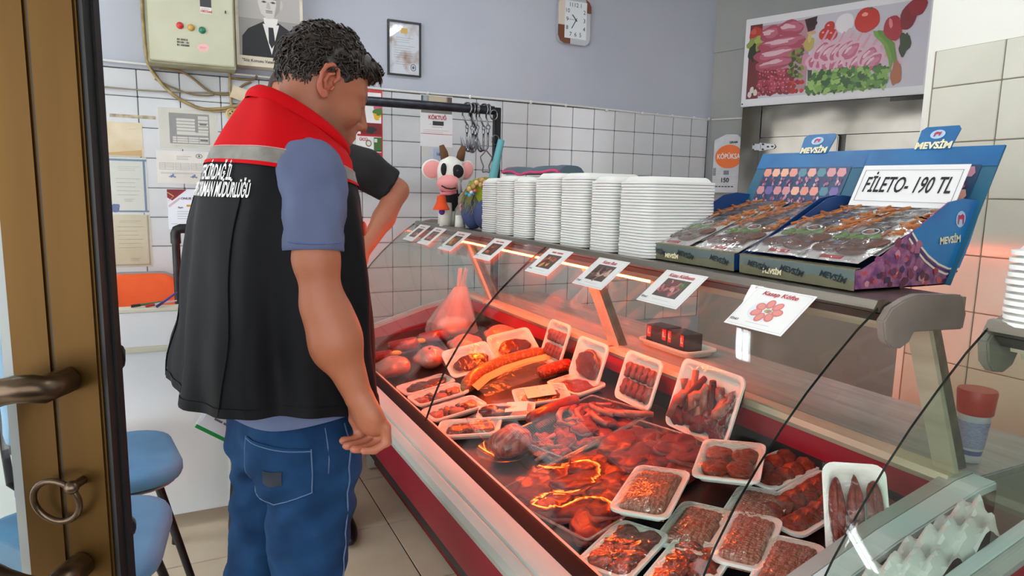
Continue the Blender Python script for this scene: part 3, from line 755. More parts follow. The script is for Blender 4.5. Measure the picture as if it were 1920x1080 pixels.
from mathutils.bvhtree import BVHTree
JB = BVHTree.FromPolygons(JV.tolist(), JF.tolist())
CAMD = Vector((-.41,-.91,0))       # side of the trousers seen from the shop door: used only to pick the surface the seams lie on
def onj(y, z, off=.003, d=Vector((1,0,0)), x0=-.5):
    h = JB.ray_cast(Vector((x0, y, z)), d); return (h[0]+h[1]*off) if h[0] else Vector((x0*.3, y, z))
stitch = mat('denim_stitch', '#52698a', .8); ddark = mat('denim_patch', '#101a2b', .7)
pk = [(-.155,.865),(-.035,.865),(-.035,.775),(-.095,.745),(-.155,.775)]
mb = MB(); n = 14
def onr(ph, z, off=.003):
    d = Vector((-math.cos(ph), -math.sin(ph), 0)); h = JB.ray_cast(Vector((.012, 0, z))-d*.5, d); return h[0]+h[1]*off
def pocket(u, v):
    zt = .880-.01*u; zb = .780-.032*(1-abs(2*u-1)); return onr(math.radians(198+54*u), zb+(zt-zb)*v, .0035)
mb.grid(pocket, n, n); pko = mb.build('back_pocket', denim, jo, smooth=180)
for a in (0, 1): MB().tube([pocket(a, i/8) for i in range(9)], .0013, 4).build('stitch', stitch, pko)
MB().tube([pocket(i/16, 0) for i in range(17)], .0013, 4).build('stitch', stitch, pko)
MB().tube([pocket(i/16, .95) for i in range(17)], .0013, 4).build('stitch', stitch, pko)
mb = MB(); mb.grid(lambda u, v: pocket(.40+.26*u, .36+.24*v)+Vector((-.0012,-.002,0)), 6, 6); pa = mb.build('pocket_patch', ddark, jo, smooth=180)
MB().tube([onr(math.radians(277), .905-.03*i, .0005) for i in range(13)], .0018, 5).build('side_seam', stitch, jo, smooth=180)
MB().tube([onr(math.radians(262), .905-.03*i, .0005) for i in range(4)], .0012, 5).build('side_seam', stitch, jo, smooth=180)
# shoes
shoem = mat('black_shoe_leather', '#141315', .45)
for s, kx in ((-1, 0), (1, -.03)):
    S = Field((-.2,-.25,-.01), (.22,.25,.16), .009); c = (-.02+kx, s*.10)
    S.add(S.ell((c[0]+.05,c[1],.035), (.14,.046,.05)), .01); S.add(S.ell((c[0]-.05,c[1],.065), (.065,.045,.07)), .03); S.D = np.maximum(S.D, .001-S.Z)
    v, f = S.nets(); link('shoe', npmesh('shoe', v, f, shoem), MAN)
# notebook with papers in his left hand
NB = thing('notebook', 'sheaf of printed forms on a green folder held behind the vest', 'papers', (0,0,0))
def manw(p): return MAN.matrix_basis @ Vector(p)
bpy.context.view_layer.update()
def build_nb():
    o = Vector((-.128, .268, .817)); a = Vector((.79,.0,-.62)).normalized(); b = Vector((.62,0,.79)); nn = a.cross(b)
    def P(u, v, w): return manw(o+a*u+b*v+nn*w)
    def slab(u0, u1, v0, v1, w0, w1): mb = MB(); mb.add([P(u,v,w) for w in (w0,w1) for u, v in ((u0,v0),(u1,v0),(u1,v1),(u0,v1))], [(0,3,2,1),(4,5,6,7),(0,1,5,4),(1,2,6,5),(2,3,7,6),(3,0,4,7)]); return mb
    c = P(0,0,0); NB.location = c
    def put(mb, n, m): q = mb.build(n, m, NB); q.location = -c; return q
    put(slab(.004,.20,-.005,.27,-.004,-.001), 'folder', mat('green_folder', '#1f8a3d', .5))
    sgn = 1
    for k in range(3): sh = put(slab(-.0+.003*k,.197,.004+.004*k,.265,.001+.0016*k,.0022+.0016*k), 'paper_sheet', mat('paper_white', '#d9dade', .7))
    inkg = mat('grey_print', '#5d6068', .8)
    mb = MB()
    for r in range(16):
        for cc in range(5):
            u0 = .03+.026*cc; mb.add([P(u, v, .0062) for u, v in ((u0,.03+.011*r),(u0+.022,.03+.011*r),(u0+.022,.035+.011*r),(u0,.035+.011*r))], [(0,1,2,3)])
    q = put(mb, 'table_print', inkg); q['kind'] = 'stuff'
build_nb()
# ================================================================ second man in black behind the first
M2 = thing('person', 'man in black T-shirt standing behind the other man, hand on hip', 'person', (.37, 2.62, 0))
blackt = mat('black_cotton', '#0b0b0d', .8, bump=.08, bscale=300); dkhair = mat('brown_short_hair', '#3a2a20', .7, bump=.5, bscale=400); trou = mat('dark_trousers', '#1a1c22', .85, bump=.1, bscale=200)
def man2():
    X0, Y0 = .37, 2.62
    def w(x, y, z): return (x-X0, y-Y0, z)
    S = Field((-.30,-.30,.80), (.46,.30,1.66), .010)
    S.add(S.ell((0,0,1.22), (.19,.125,.40)), .01); S.add(S.ell((0,0,1.46), (.20,.10,.12)), .06); S.D = np.maximum(S.D, .86-S.Z)
    S.chain([w(.52,2.60,1.50), w(.64,2.58,1.455), w(.735,2.57,1.395)], [.075,.072,.070], .04)
    S.chain([w(.20,2.62,1.50), w(.14,2.60,1.38), w(.11,2.58,1.27)], [.07,.068,.066], .04)
    e = np.array(w(.742,2.57,1.392)); d = np.array((.095,-.01,-.06)); d /= np.linalg.norm(d)
    S.D = np.maximum(S.D, np.where(S.X > .25, ((S.X-e[0])*d[0]+(S.Y-e[1])*d[1]+(S.Z-e[2])*d[2]), -1))
    S.D = S.D-.003*wob(S.X, S.Y, S.Z, 40, 8)
    v, f = S.nets(); link('tshirt', npmesh('tshirt', smoothv(v, f), f, blackt), M2)
    A = Field((-.32,-.30,.95), (.50,.30,1.86), .0075)
    A.chain([w(.70,2.575,1.42), w(.765,2.56,1.375)], [.05,.044], .02); A.chain([w(.765,2.56,1.375), w(.70,2.52,1.27), w(.615,2.47,1.16)], [.043,.041,.028], .02)
    A.add(A.ell(w(.575,2.46,1.12), (.05,.03,.04)), .02)
    for i in range(4): A.chain([w(.57,2.45+.018*i,1.13), w(.53,2.455+.018*i,1.10), w(.50,2.46+.018*i,1.085)], [.011,.0095,.008], .004)
    A.chain([w(.58,2.475,1.14), w(.565,2.50,1.165), w(.54,2.51,1.17)], [.012,.011,.009], .005)
    A.chain([w(.11,2.58,1.30), w(.10,2.56,1.15), w(.11,2.50,1.0)], [.05,.042,.028], .02)
    h = w(.385,2.60,1.69)
    A.add(A.ell((h[0],h[1],h[2]+.02), (.076,.095,.10)), .01); A.add(A.ell((h[0],h[1]-.03,h[2]-.06), (.058,.06,.07)), .03); A.chain([(h[0],h[1],h[2]-.05), w(.38,2.62,1.52)], [.055,.06], .03)
    A.chain([(h[0],h[1]-.09,h[2]+.0), (h[0],h[1]-.11,h[2]-.035)], [.009,.013], .01)
    for s in (-1, 1): A.add(A.ell((h[0]+s*.078,h[1]+.01,h[2]-.01), (.008,.018,.03)), .006); A.sub(A.ell((h[0]+s*.032,h[1]-.095,h[2]), (.016,.014,.010)), .01)
    A.sub(A.cap((h[0]-.02,h[1]-.098,h[2]-.075), (h[0]+.02,h[1]-.098,h[2]-.075), .004), .004)
    v, f = A.nets(); v = smoothv(v, f, 1); link('body', npmesh('body', v, f, skin, np.tile(np.array(lin('#a06349')), (len(v), 1))), M2)
    Hh = Field((-.12,-.16,1.60), (.14,.14,1.84), .006); Hh.D = Hh.ell((h[0],h[1]+.006,h[2]+.026), (.082,.100,.105))-.001*wob(Hh.X, Hh.Y, Hh.Z, 300, 1)
    Hh.D = np.maximum(Hh.D, np.where(Hh.Y < h[1]-.03, h[2]+.055-Hh.Z, h[2]-.03-.6*(Hh.Y-h[1])-Hh.Z)); v, f = Hh.nets(); link('hair', npmesh('hair', v, f, dkhair), M2)
    J = Field((-.30,-.25,.04), (.30,.30,1.0), .011); J.add(J.ell((0,0,.90), (.165,.115,.12)), .01)
    for a, b in ((w(.47,2.62,.86), w(.52,2.62,.09)), (w(.27,2.62,.86), w(.18,2.70,.09))): J.add(J.cap(a, b, .095, .06), .03)
    J.D = np.maximum(J.D, .07-J.Z); v, f = J.nets(); link('trousers', npmesh('trousers', v, f, trou), M2)
    for (x, y), s in (((.535,2.60), 1), ((.165,2.69), -1)):
        S = Field((x-X0-.1,y-Y0-.2,-.01), (x-X0+.1,y-Y0+.12,.13), .009)
        S.add(S.ell((x-X0,y-Y0-.05,.03), (.048,.13,.045)), .01); S.add(S.ell((x-X0,y-Y0+.03,.06), (.045,.06,.06)), .03); S.D = np.maximum(S.D, .001-S.Z); v, f = S.nets(); link('shoe', npmesh('shoe', v, f, shoem), M2)
man2()
# ================================================================ things on the walls
R90 = (math.pi/2, 0, 0)
black = mat('black_ink', '#16161a', .6); redink = mat('red_ink', '#b3202c', .5); greyink = mat('grey_ink', '#7c7f84', .6); paperw = mat('paper', '#e8e9ea', .6, col2='#dfe0e0', nscale=9)
papery = mat('yellowed_paper', '#d3c9ae', .6, col2='#bfae88', nscale=7, nramp=(.4,.75)); sleevepl = clear('plastic_sleeve', '#f7f7f4', .12, 1.3, bump=.1, bscale=25, haze=.06, hazecol='#e8e4d8')
def sheet(name, label, cat, cx, cz, w, h, m, y=YB-.011, thick=.0012, group=None, tilt=0, part='sheet'):
    t = thing(name, label, cat, (cx, y, cz), (math.pi/2, tilt, 0), group)
    o = MB().box(-w/2, -h/2, -thick, w/2, h/2, 0).build(part, m, t)
    return t
def lines(p, x0, y0, w, n, dy, col='#8a8c90', th=.0014, var=.3, seed=1):
    r = random.Random(seed)
    for i in range(n): p.rect(x0, y0-i*dy, x0+w*(1-var*r.random()), y0-i*dy+th, col)
# --- framed, stained certificate
t = thing('framed_certificate', 'black framed certificate with brown water stains on the painted wall', 'certificate', (1.209, YB-.001, 2.186), R90)
mb = MB()
for a in ((-.099,-.152,.099,-.143),(-.099,.143,.099,.152),(-.099,-.143,-.090,.143),(.090,-.143,.099,.143)):
    MB().box(a[0],a[1],0,a[2],a[3],.02).build('frame_bar', mat('black_frame', '#17171a', .35), t)
MB().box(-.09,-.143,.002,.09,.143,.006).build('sheet', mat('stained_paper', '#c9cfd6', .6, col2='#8a5c22', nscale=9, ndet=5, nramp=(.5,.72)), t)
p = Paint(); p.z = .0065
p.rect(-.02,.085,.02,.115,'#c9a24a'); lines(p,-.05,.06,.11,3,.012,'#6b6e76'); lines(p,-.06,.015,.13,6,.013,'#6b6e76'); lines(p,-.05,-.075,.10,2,.012,'#6b6e76')
p.oval(.055,-.10,.017,.02,'#4b4f5a'); p.oval(.055,-.10,.013,.016,'#c9cfd6'); p.oval(.055,-.10,.008,.009,'#5a5d68'); p.build(t)
MB().box(-.09,-.143,.009,.09,.143,.0105).build('glass', clear('frame_glass', '#ffffff', .02, 1.3), t)
# --- wall clock
t = thing('wall_clock', 'rounded square wall clock with brown and cream corners showing twenty-five to eleven', 'clock', (2.338, YB-.001, 2.475), R90)
def rrect(w, h, r, n=6):
    out = []
    for cx, cy, a0 in ((w/2-r,h/2-r,0),(-w/2+r,h/2-r,90),(-w/2+r,-h/2+r,180),(w/2-r,-h/2+r,270)):
        for i in range(n+1): a = math.radians(a0+90*i/n); out.append((cx+r*math.cos(a), cy+r*math.sin(a)))
    return out
MB().prism(rrect(.245,.285,.05), 0, .03, 'z').build('case', mat('clock_silver', '#b7bcc2', .3, .4), t, smooth=35, bevel=.004)
MB().prism([(-.1225,.09),(-.1225,-.03),(-.075,-.03),(-.075,.1425-.0),(-.09,.1425),(-.115,.125)], .03, .0325, 'z').build('cream_panel', mat('clock_cream', '#cfc6b6', .4), t)
MB().prism([(-.122,-.03),(-.122,-.095),(-.105,-.128),(-.075,-.142),(-.03,-.142),(-.03,-.105),(-.075,-.105),(-.075,-.03)], .03, .0325, 'z').build('brown_panel', mat('clock_brown', '#6d3d22', .35), t)
MB().prism([(.088,.06),(.1225,.06),(.1225,.1),(.105,.13),(.08,.1425),(.088,.11)], .03, .0325, 'z').build('brown_panel', mat('clock_brown'), t)
MB().box(-.075,-.108,.029,.088,.122,.0335).build('dial', mat('clock_dial', '#d9e2e6', .3), t)
for i in range(12):
    a = math.radians(90-30*(i+1)); k = 1/max(abs(math.cos(a)), abs(math.sin(a))); kx, ky = .064*k*math.cos(a), .090*k*math.sin(a)
    kx = max(-.064, min(.064, kx)); ky = max(-.09, min(.09, ky)); text(str(i+1), .036, black, t, (.006+kx, .007+ky, .0342))
for nm, ang, L, wd in (('hour_hand', 90-30*10.58, .042, .005), ('minute_hand', 90-6*35, .062, .004), ('second_hand', 180, .06, .0012)):
    a = math.radians(ang); MB().bar((.006-.012*math.cos(a), .007-.012*math.sin(a), .036), (.006+L*math.cos(a), .007+L*math.sin(a), .036), wd, .001).build(nm, black, t)
# --- electric cabinet
gcab = mat('cabinet_green_grey', '#c2c5ac', .4, col2='#b5b79d', nscale=4, nramp=(.35,.75))
t = thing('electric_cabinet', 'pale green metal electric cabinet with red, yellow and green lamps on its door', 'cabinet', (.095, YB-.001, 2.22), R90)
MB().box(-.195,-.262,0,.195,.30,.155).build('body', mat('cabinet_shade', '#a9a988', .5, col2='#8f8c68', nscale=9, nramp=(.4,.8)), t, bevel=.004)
MB().box(-.187,-.252,.155,.187,.30,.175).build('door', gcab, t, bevel=.004)
for x, y, c, n in ((-.052,-.082,'#c4302e','red'),(-.004,-.086,'#c09a4a','amber'),(.045,-.092,'#1f7a5a','green')):
    MB().lathe([(.016,0),(.016,.006),(.012,.012),(.004,.015)], 20, (x, y, .175)).build('indicator_lamp', mat('lamp_'+n, c, .25), t, smooth=60)
MB().box(-.098,.052,.175,-.058,.060,.177).build('slot', black, t)
p = Paint(); p.z = .1757
p.rect(.04,-.012,.09,.055,'#3c3f40'); p.rect(.04,-.012,.09,.018,'#e2e1da'); lines(p,.044,.010,.04,2,.006,'#7b3038')
p.oval(.046,-.172,.026,.017,'#e9b7b4',.1); p.oval(.046,-.182,.022,.010,'#e9b7b4')
for i in range(26): p.rect(-.068+.006*(i%9), -.176+.013*(i//9), -.063+.006*(i%9), -.167+.013*(i//9), random.choice(['#5b5347','#8a8577','#3a3733','#9aa7b5','#6b5a3a']))
lines(p,.03,-.172,.032,2,.006,'#a0566a',th=.0012); p.build(t)
text('1001560', .015, redink, t, (.066, -.003, .1772), bold=.0004)
MB().box(.150,.0,.175,.155,.012,.181).build('lock', black, t)
# --- portrait poster (an unnamed bust in evening dress)
t = thing('portrait_poster', 'black and white portrait of a man in fur hat and tailcoat in a cream border', 'poster', (.462, YB-.11, 2.208), R90)
MB().box(-.165,-.215,-.10,.165,.30,0).build('backing', mat('cream_board', '#cfc9b4', .5, col2='#a89c78', nscale=11, nramp=(.5,.8)), t)
p = Paint(); p.rect(-.15,-.165,.15,.30,'#8f8d88'); p.rect(-.15,.02,.15,.30,'#a6a49f')
p.poly([(-.138,-.165),(-.135,-.07),(-.105,-.03),(-.03,.012),(.04,.012),(.105,-.028),(.138,-.075),(.142,-.165)], '#14171c')
p.poly([(-.035,.0),(.005,-.15),(.045,.0)], '#dcdcd6'); p.poly([(-.028,.005),(.0,-.02),(.036,.005),(.04,.03),(-.03,.03)], '#dcdcd6')
p.poly([(-.008,-.015),(.016,-.015),(.024,-.09),(.006,-.12),(-.008,-.09)], '#1b1d22')
p.poly([(-.05,.16),(-.056,.10),(-.042,.05),(-.012,.026),(.022,.03),(.046,.062),(.054,.11),(.05,.17)], '#c3c1bb')
p.oval(.058,.10,.008,.022,'#b4b2ac'); p.poly([(.02,.03),(.046,.062),(.054,.11),(.05,.17),(.03,.17),(.034,.10)], '#98968f')
for x in (-.026,.018): p.oval(x,.108,.013,.005,'#6a6862'); p.rect(x-.016,.122,x+.016,.127,'#4b4943'); p.oval(x,.108,.005,.005,'#222')
p.poly([(-.010,.108),(-.016,.078),(-.002,.072),(.006,.078),(.0,.108)], '#a9a7a0'); p.rect(-.018,.055,.014,.059,'#6b6660'); p.rect(-.018,.062,.014,.068,'#77736c')
p.poly([(-.066,.14),(-.064,.30),(.068,.30),(.066,.15),(.02,.158),(-.03,.152)], '#15161a'); p.build(t)
text('"Söz Konusu Vatansa Gerisi Tefer', .020, black, t, (0, -.188, .001), width=.28, bold=.0003)
# --- red and white wall calendar, half hidden
t = sheet('wall_calendar', 'red and white advertising calendar with flowers behind the black rail', 'calendar', 1.0, 1.745, .155, .395, paperw)
p = Paint(); p.rect(-.077,.18,.077,.197,'#c23b34'); p.rect(.07,-.19,.077,.18,'#b3202c'); p.oval(.055,.10,.025,.03,'#cf5a8a',wob=.3); p.oval(.045,.05,.022,.022,'#e0b428',wob=.3); p.oval(.05,.075,.028,.02,'#4c7a3a',wob=.4)
p.rect(-.05,-.055,.07,.01,'#7b1f24'); p.oval(.01,-.03,.03,.02,'#2b2b2f',wob=.3); p.rect(-.07,-.066,.07,-.055,'#b3202c'); p.oval(-.005,-.105,.018,.02,'#8b7a55'); p.oval(-.005,-.105,.012,.013,'#d8d9da')
p.rect(.025,-.145,.07,-.07,'#3f6b2f'); p.rect(.028,-.098,.045,-.078,'#dedede'); p.rect(.025,-.15,.07,-.145,'#222'); p.rect(-.077,-.175,.077,-.155,'#c2262f'); p.build(t)
text('ÜCÜ', .022, redink, t, (-.035, -.085, .0012), bold=.0008)
# --- KÖKTUĞ calendar
t = sheet('wall_calendar', 'calendar headed KÖKTUĞ with a small date block hanging under it', 'calendar', 1.408, 1.79, .205, .30, mat('calendar_paper', '#dcdedf', .5))
p = Paint(); p.rect(-.098,.045,.098,.145,'#8f8a80'); p.rect(-.098,.08,-.085,.145,'#4a4f57'); p.rect(-.083,.085,-.06,.14,'#8fa0b0'); p.rect(-.05,.085,.06,.145,'#b9ad95'); p.rect(.068,.085,.098,.145,'#5a4a38')
p.rect(-.098,.045,.098,.085,'#74716b'); p.rect(-.025,-.025,.045,.0,'#3a3a3d'); lines(p,-.05,-.02,.02,1,.01); lines(p,-.085,-.055,.17,3,.010,'#b06068'); lines(p,-.03,-.036,.07,1,.01,'#8c6b6b',th=.002); p.rect(-.1,-.077,.1,-.0745,'#b3202c'); p.build(t)
text('KÖKTUĞ', .032, redink, t, (.005, .020, .0012), bold=.0009, width=.12)
for x in (-.07, .075): MB().box(x-.025,-.21,-.001,x+.025,-.15,0).build('leaf_pad', mat('grey_leaf', '#c4c5c0', .6), t)
MB().box(-.02,-.235,0,.035,-.16,.008).build('date_block', mat('pale_blue_card', '#a9b6cc', .5), t)
text('16', .026, mat('blue_ink', '#2a3d6b', .5), t, (.008, -.195, .009), bold=.0008)
# --- papers taped to the tiles at the left
t = sheet('taped_form', 'grey tabular tax plate sheet in a clear sleeve taped under the cables', 'paper', .062, 1.665, .275, .205, paperw)
p = Paint(); p.rect(-.088,-.075,.098,.078,'#8d9097')
for i in range(5): p.rect(-.055,.04-i*.016,.03,.052-i*.016,'#e2e3e6')
p.rect(-.055,-.03,.09,-.016,'#e2e3e6'); p.rect(.045,.05,.092,.068,'#dcdde0'); 
for i in range(4): p.rect(.045,.034-i*.016,.092,.045-i*.016,'#e2e3e6')
for i in range(3):
    for a, b in ((-.075,-.058),(-.055,-.005),(-.002,.045),(.048,.092)): p.rect(a,-.048-i*.011,b,-.040-i*.011,'#e6e7ea')
p.rect(.052,.022,.085,.030,'#55585e'); p.rect(.052,-.058,.088,-.050,'#55585e'); lines(p,-.07,-.085,.15,2,.006,'#a0a2a5',th=.001); p.build(t)
MB().box(-.137,-.102,.003,.137,.102,.0034).build('sleeve', sleevepl, t)
t = sheet('taped_form', 'typed commission certificate with round emblem and two signatures', 'paper', .03, 1.470, .245, .165, mat('paper_grey', '#dddcd6', .6, col2='#d2d1c8', nscale=6))
p = Paint(); lines(p,-.03,.055,.07,3,.008,'#8a8a86',th=.002)
for k in range(3):
    for i in range(5): p.rect(-.11+k*.072,.02-i*.008,-.045+k*.072,.0215-i*.008,'#83837f')
    for xx in (-.11,-.085,-.045): p.rect(xx+k*.072,-.012,xx+k*.072+.001,.022,'#83837f')
lines(p,-.105,-.028,.2,2,.005,'#83837f',th=.001); p.oval(.075,.06,.016,.012,'#6a6c70'); p.oval(.075,.06,.013,.009,'#c9c9c4'); p.oval(.075,.06,.004,.006,'#55585e')
for x in (-.05, .05):
    for k in range(4): p.rect(x-.02+.008*k,-.05-.003*(k%2),x-.012+.008*k,-.046+.006*(k%3),'#6f7fa8')
p.build(t)
t = sheet('taped_form', 'certificate with a blue border and blue corner seal beside the door edge', 'paper', -.225, 1.375, .175, .275, mat('paper_blue_tint', '#e0e7ea', .6))
p = Paint(); p.rect(-.0875,.118,.0875,.128,'#5c7fb5'); p.rect(-.0875,-.135,.0875,-.127,'#5c7fb5'); p.rect(.070,-.13,.080,.125,'#5c7fb5'); lines(p,-.04,.09,.10,3,.009,th=.001); lines(p,-.05,.03,.11,5,.02,'#8f959c',th=.0018); lines(p,-.02,-.07,.05,3,.006,'#60646c',th=.0012)
p.oval(-.06,-.115,.02,.022,'#3c5aa8',wob=.2); p.build(t); MB().box(-.0875,-.1375,.003,.0875,.1375,.0034).build('sleeve', sleevepl, t)
t = sheet('taped_form', 'yellowed typed page in a plastic pocket below the blue-bordered certificate', 'paper', -.222, 1.095, .175, .265, mat('paper_beige', '#e0dac8', .6, col2='#d4ccb6', nscale=6))
p = Paint(); lines(p,-.05,.10,.10,2,.008,th=.0015); lines(p,-.06,.07,.12,6,.021,'#8f8d84',th=.0018); lines(p,-.01,-.09,.05,3,.006,'#60646c',th=.0012); p.rect(.072,-.125,.080,.13,'#a9a698'); p.rect(-.08,-.125,.08,-.118,'#a9a698'); p.build(t)
MB().box(-.0875,-.1325,.003,.0875,.1325,.0034).build('sleeve', sleevepl, t)
t = sheet('taped_form', 'brownish blank page curling above the blue-bordered certificate', 'paper', -.235, 1.60, .175, .165, papery)
p = Paint(); lines(p,.03,.05,.03,1,.01,th=.001); p.poly([(-.08,-.08),(.08,-.08),(.08,-.05),(-.08,-.07)], '#b89c6a'); p.build(t)
t = sheet('tape_strip', 'dirty clear adhesive tape left on the tiles above the pages', 'tape', -.185, 1.712, .20, .016, mat('old_tape', '#bdb39a', .4, col2='#8f8468', nscale=30))
t = sheet('award_sheet', 'white certificate with dark red triangle and gold lines, headed ONUR', 'paper', .055, 1.255, .215, .205, mat('award_paper', '#e2e9f2', .5))
p = Paint(); p.poly([(-.1075,.1025),(-.015,.1025),(-.085,.045),(-.1075,.06)], '#8c1f2c'); p.poly([(-.1075,.1025),(-.03,.1025),(-.08,.06),(-.1075,.075)], '#7a1624')
for a, b in (((-.1075,.085),(-.078,.065)),((-.078,.065),(-.105,.04))): 
    p.poly([a,(a[0]+.002,a[1]+.004),(b[0]+.002,b[1]+.004),b], '#c9a24a')
p.poly([(-.1,.01),(-.045,.055),(-.05,.062),(-.105,.02)], '#c9b4bd'); lines(p,-.065,-.012,.11,4,.012,'#8a8f98',th=.0016); lines(p,-.095,-.075,.03,1,.01,th=.0016); p.build(t)
text('ONUR SE', .017, mat('navy_ink', '#2a2f45', .5), t, (-.045, .056, .0012), align='LEFT', bold=.0003); text('Sayın', .012, mat('navy_ink'), t, (-.06, .010, .0012), align='LEFT', bold=.0003); MB().box(-.02,.014,.0008,.06,.024,.0012).build('gold_line', mat('gold_ink', '#c9952e', .5), t)
# --- cables and round junctions under the cabinet
cab = mat('cream_cable', '#a79568', .5, col2='#857347', nscale=20); cabd = mat('brown_cable', '#7d6a45', .5)
def cable(label, pts, r, m):
    P = []; pts = [Vector((x, YB-.022-.0*i, z)) for i, (x, z) in enumerate(pts)]
    for i in range(len(pts)-1):
        p0, p1, p2, p3 = pts[max(i-1,0)], pts[i], pts[i+1], pts[min(i+2,len(pts)-1)]
        for k in range(8):
            u = k/8; P.append(.5*((2*p1)+(-p0+p2)*u+(2*p0-5*p1+4*p2-p3)*u*u+(-p0+3*p1-3*p2+p3)*u**3))
    P.append(pts[-1]); o = MB().tube(P, r, 7).build('cable', m, smooth=180)
    c = P[0]; o.data.transform(Matrix.Translation(-c)); o.location = c; return tag(o, label, 'cable', 'loose wall cables')
cable('thick cream cable looping down from the left of the electric cabinet', [(-.115,2.62),(-.117,2.3),(-.112,2.02),(-.085,1.93),(.0,1.83),(.11,1.775),(.2,1.775),(.30,1.80),(.37,1.84)], .0085, cab)
cable('thin cream cable sagging beneath the thick one', [(-.09,1.95),(-.03,1.86),(.06,1.80),(.16,1.765),(.24,1.765),(.29,1.772)], .004, cab)
cable('brown cable hanging in a shallow loop under the cabinet', [(-.06,1.955),(.03,1.95),(.09,1.92),(.16,1.865),(.22,1.85),(.28,1.86),(.33,1.905),(.37,1.925)], .006, cabd)
cable('thin brown cable drooping left of the junction boxes', [(-.08,1.90),(.0,1.865),(.08,1.84),(.15,1.838),(.19,1.845)], .004, cabd)
cable('upright cream cable running into the round junction box', [(.268,1.96),(.266,1.88),(.270,1.79)], .007, cab)
cable('short cable curling at the right of the junction boxes', [(.26,1.94),(.32,1.935),(.38,1.94),(.40,1.96)], .006, cabd)
cable('flat grey cable tacked along the tile row left of the cabinet', [(-.6,1.86),(-.35,1.845),(-.1,1.842),(.1,1.85),(.26,1.862)], .004, mat('grey_cable', '#8d8572', .5))
for x, z, lb in ((.272,1.755,'round cream junction box with its cover off'), (.345,1.75,'round yellowed ceramic wall socket under the cables')):
    t = thing('junction_box', lb, 'junction box', (x, YB-.011, z), R90, 'round wall fittings')
    MB().lathe([(.032,0),(.032,.012),(.027,.022),(.024,.022),(.022,.016)], 24).build('body', mat('cream_bakelite', '#cdbb82', .4, col2='#b3a066', nscale=30), t, smooth=40)
    for a in (0, math.pi/2, math.pi): MB().cyl((.011*math.cos(a), .011*math.sin(a), .016), (.011*math.cos(a), .011*math.sin(a), .019), .004, 8).build('screw', mat('dark_screw', '#2c2a27', .4, .5), t)
t = sheet('paper_tag', 'torn cream paper scrap stuck above the junction boxes', 'paper', .305, 1.86, .07, .065, papery, y=YB-.035, tilt=.3)
# --- hanging rail with meat hooks
railm = mat('dark_rail_steel', '#33353b', .35, .8, col2='#44474e', nscale=30)
t = thing('meat_rail', 'dark steel pipe rail on two posts behind the counter', 'rail', (1.0, 3.5, 0))
MB().cyl((-.62,0,1.825), (.605,0,1.829), .024, 14).build('rail_pipe', railm, t, smooth=50)
for x in (-.63, .625): MB().box(x-.018,-.02,.0,x+.018,.02,1.845).build('post', mat('black_post', '#1c1d20', .45, .4), t, bevel=.003)
hookst = mat('hook_steel', '#85868a', .25, 1)
def hook(x, dz, ry, lb, kind=0):
    t = thing('meat_hook', lb, 'hook', (x, 3.5, 1.829), (0, 0, ry), 'steel meat hooks on the rail')
    t.scale = (1.18,)*3
    P = [Vector((0, -.026*math.cos(math.radians(a)), .026*math.sin(math.radians(a)))) for a in range(-60, 200, 20)]
    P = P+[Vector((0,.028,-.03)), Vector((0,.0,-.075-dz))]
    MB().tube(P, .0042, 7).build('upper_hook', hookst, t, smooth=180)
    z0 = -.075-dz
    MB().tube([Vector((.010*math.cos(a), 0, z0-.008+.010*math.sin(a))) for a in [2*math.pi*i/14 for i in range(14)]], .003, 6, closed=True).build('ring', hookst, t, smooth=180)
    MB().cyl((0,0,z0-.018), (0,0,z0-.034), .007, 10).build('swivel', hookst, t, smooth=40)
    Q = [Vector((0,0,z0-.03)), Vector((0,0,z0-.095))]+[Vector((-.020+.020*math.cos(math.radians(a)), 0, z0-.095-.022*math.sin(math.radians(a)))) for a in range(20, 170, 18)]+[Vector((-.046,0,z0-.075)), Vector((-.052,0,z0-.055))]
    MB().tube(Q, [.0048]*(len(Q)-2)+[.0034,.0012], 7).build('lower_hook', hookst, t, smooth=180)
hs = [(1.445,.0,.3,'leftmost meat hook on the rail, slightly apart from the bunch'),(1.478,.004,-.2,None),(1.487,-.006,.5,None),(1.496,.008,.1,None),(1.505,0,-.5,None),(1.545,.002,.2,'meat hook hanging between the bunch and the post'),(1.572,-.004,-.3,'meat hook nearest the dark post')]
for x, dz, ry, lb in hs: hook(x, dz, ry+.25, lb or 'steel meat hook in the tight bunch of four on the rail')
for i, (x, z) in enumerate(((1.588,1.80),(1.600,1.665))):
    o = MB().tube([Vector((x+.022*math.cos(a), 3.46, z+.026*math.sin(a))) for a in [2*math.pi*k/20 for k in range(20)]], .004, 7, closed=True).build('steel_ring', hookst, smooth=180); c = Vector((x,3.46,z)); o.data.transform(Matrix.Translation(-c)); o.location = c
    tag(o, ['steel ring hanging high beside the dark post', 'steel ring above the turquoise sheath'][i], 'ring')
o = MB().tube([Vector((1.55+.03*math.sin(4*a)*.3+.028*math.cos(a), 3.47, 1.545+.06*math.sin(a)+.004*math.sin(7*a))) for a in [4*math.pi*k/60 for k in range(60)]], .0038, 6).build('wire_coil', mat('coil_grey', '#6d6a66', .4, .5), smooth=180); tag(o, 'loop of grey wire hanging behind the turquoise sheath', 'wire')
t = thing('knife_sheath', 'turquoise ribbed sleeve with white tip leaning on the dark post', 'sheath', (1.575, 3.44, 1.44), (0, math.radians(13), 0))
mb = MB(); pr = []
for i in range(60): z = .23*i/59; pr.append((.024-.006*(z/.23)+.0015*(i % 2), z))
mb.lathe(pr, 18).build('sleeve', mat('turquoise_knit', '#5fa7ad', .6), t, smooth=60)
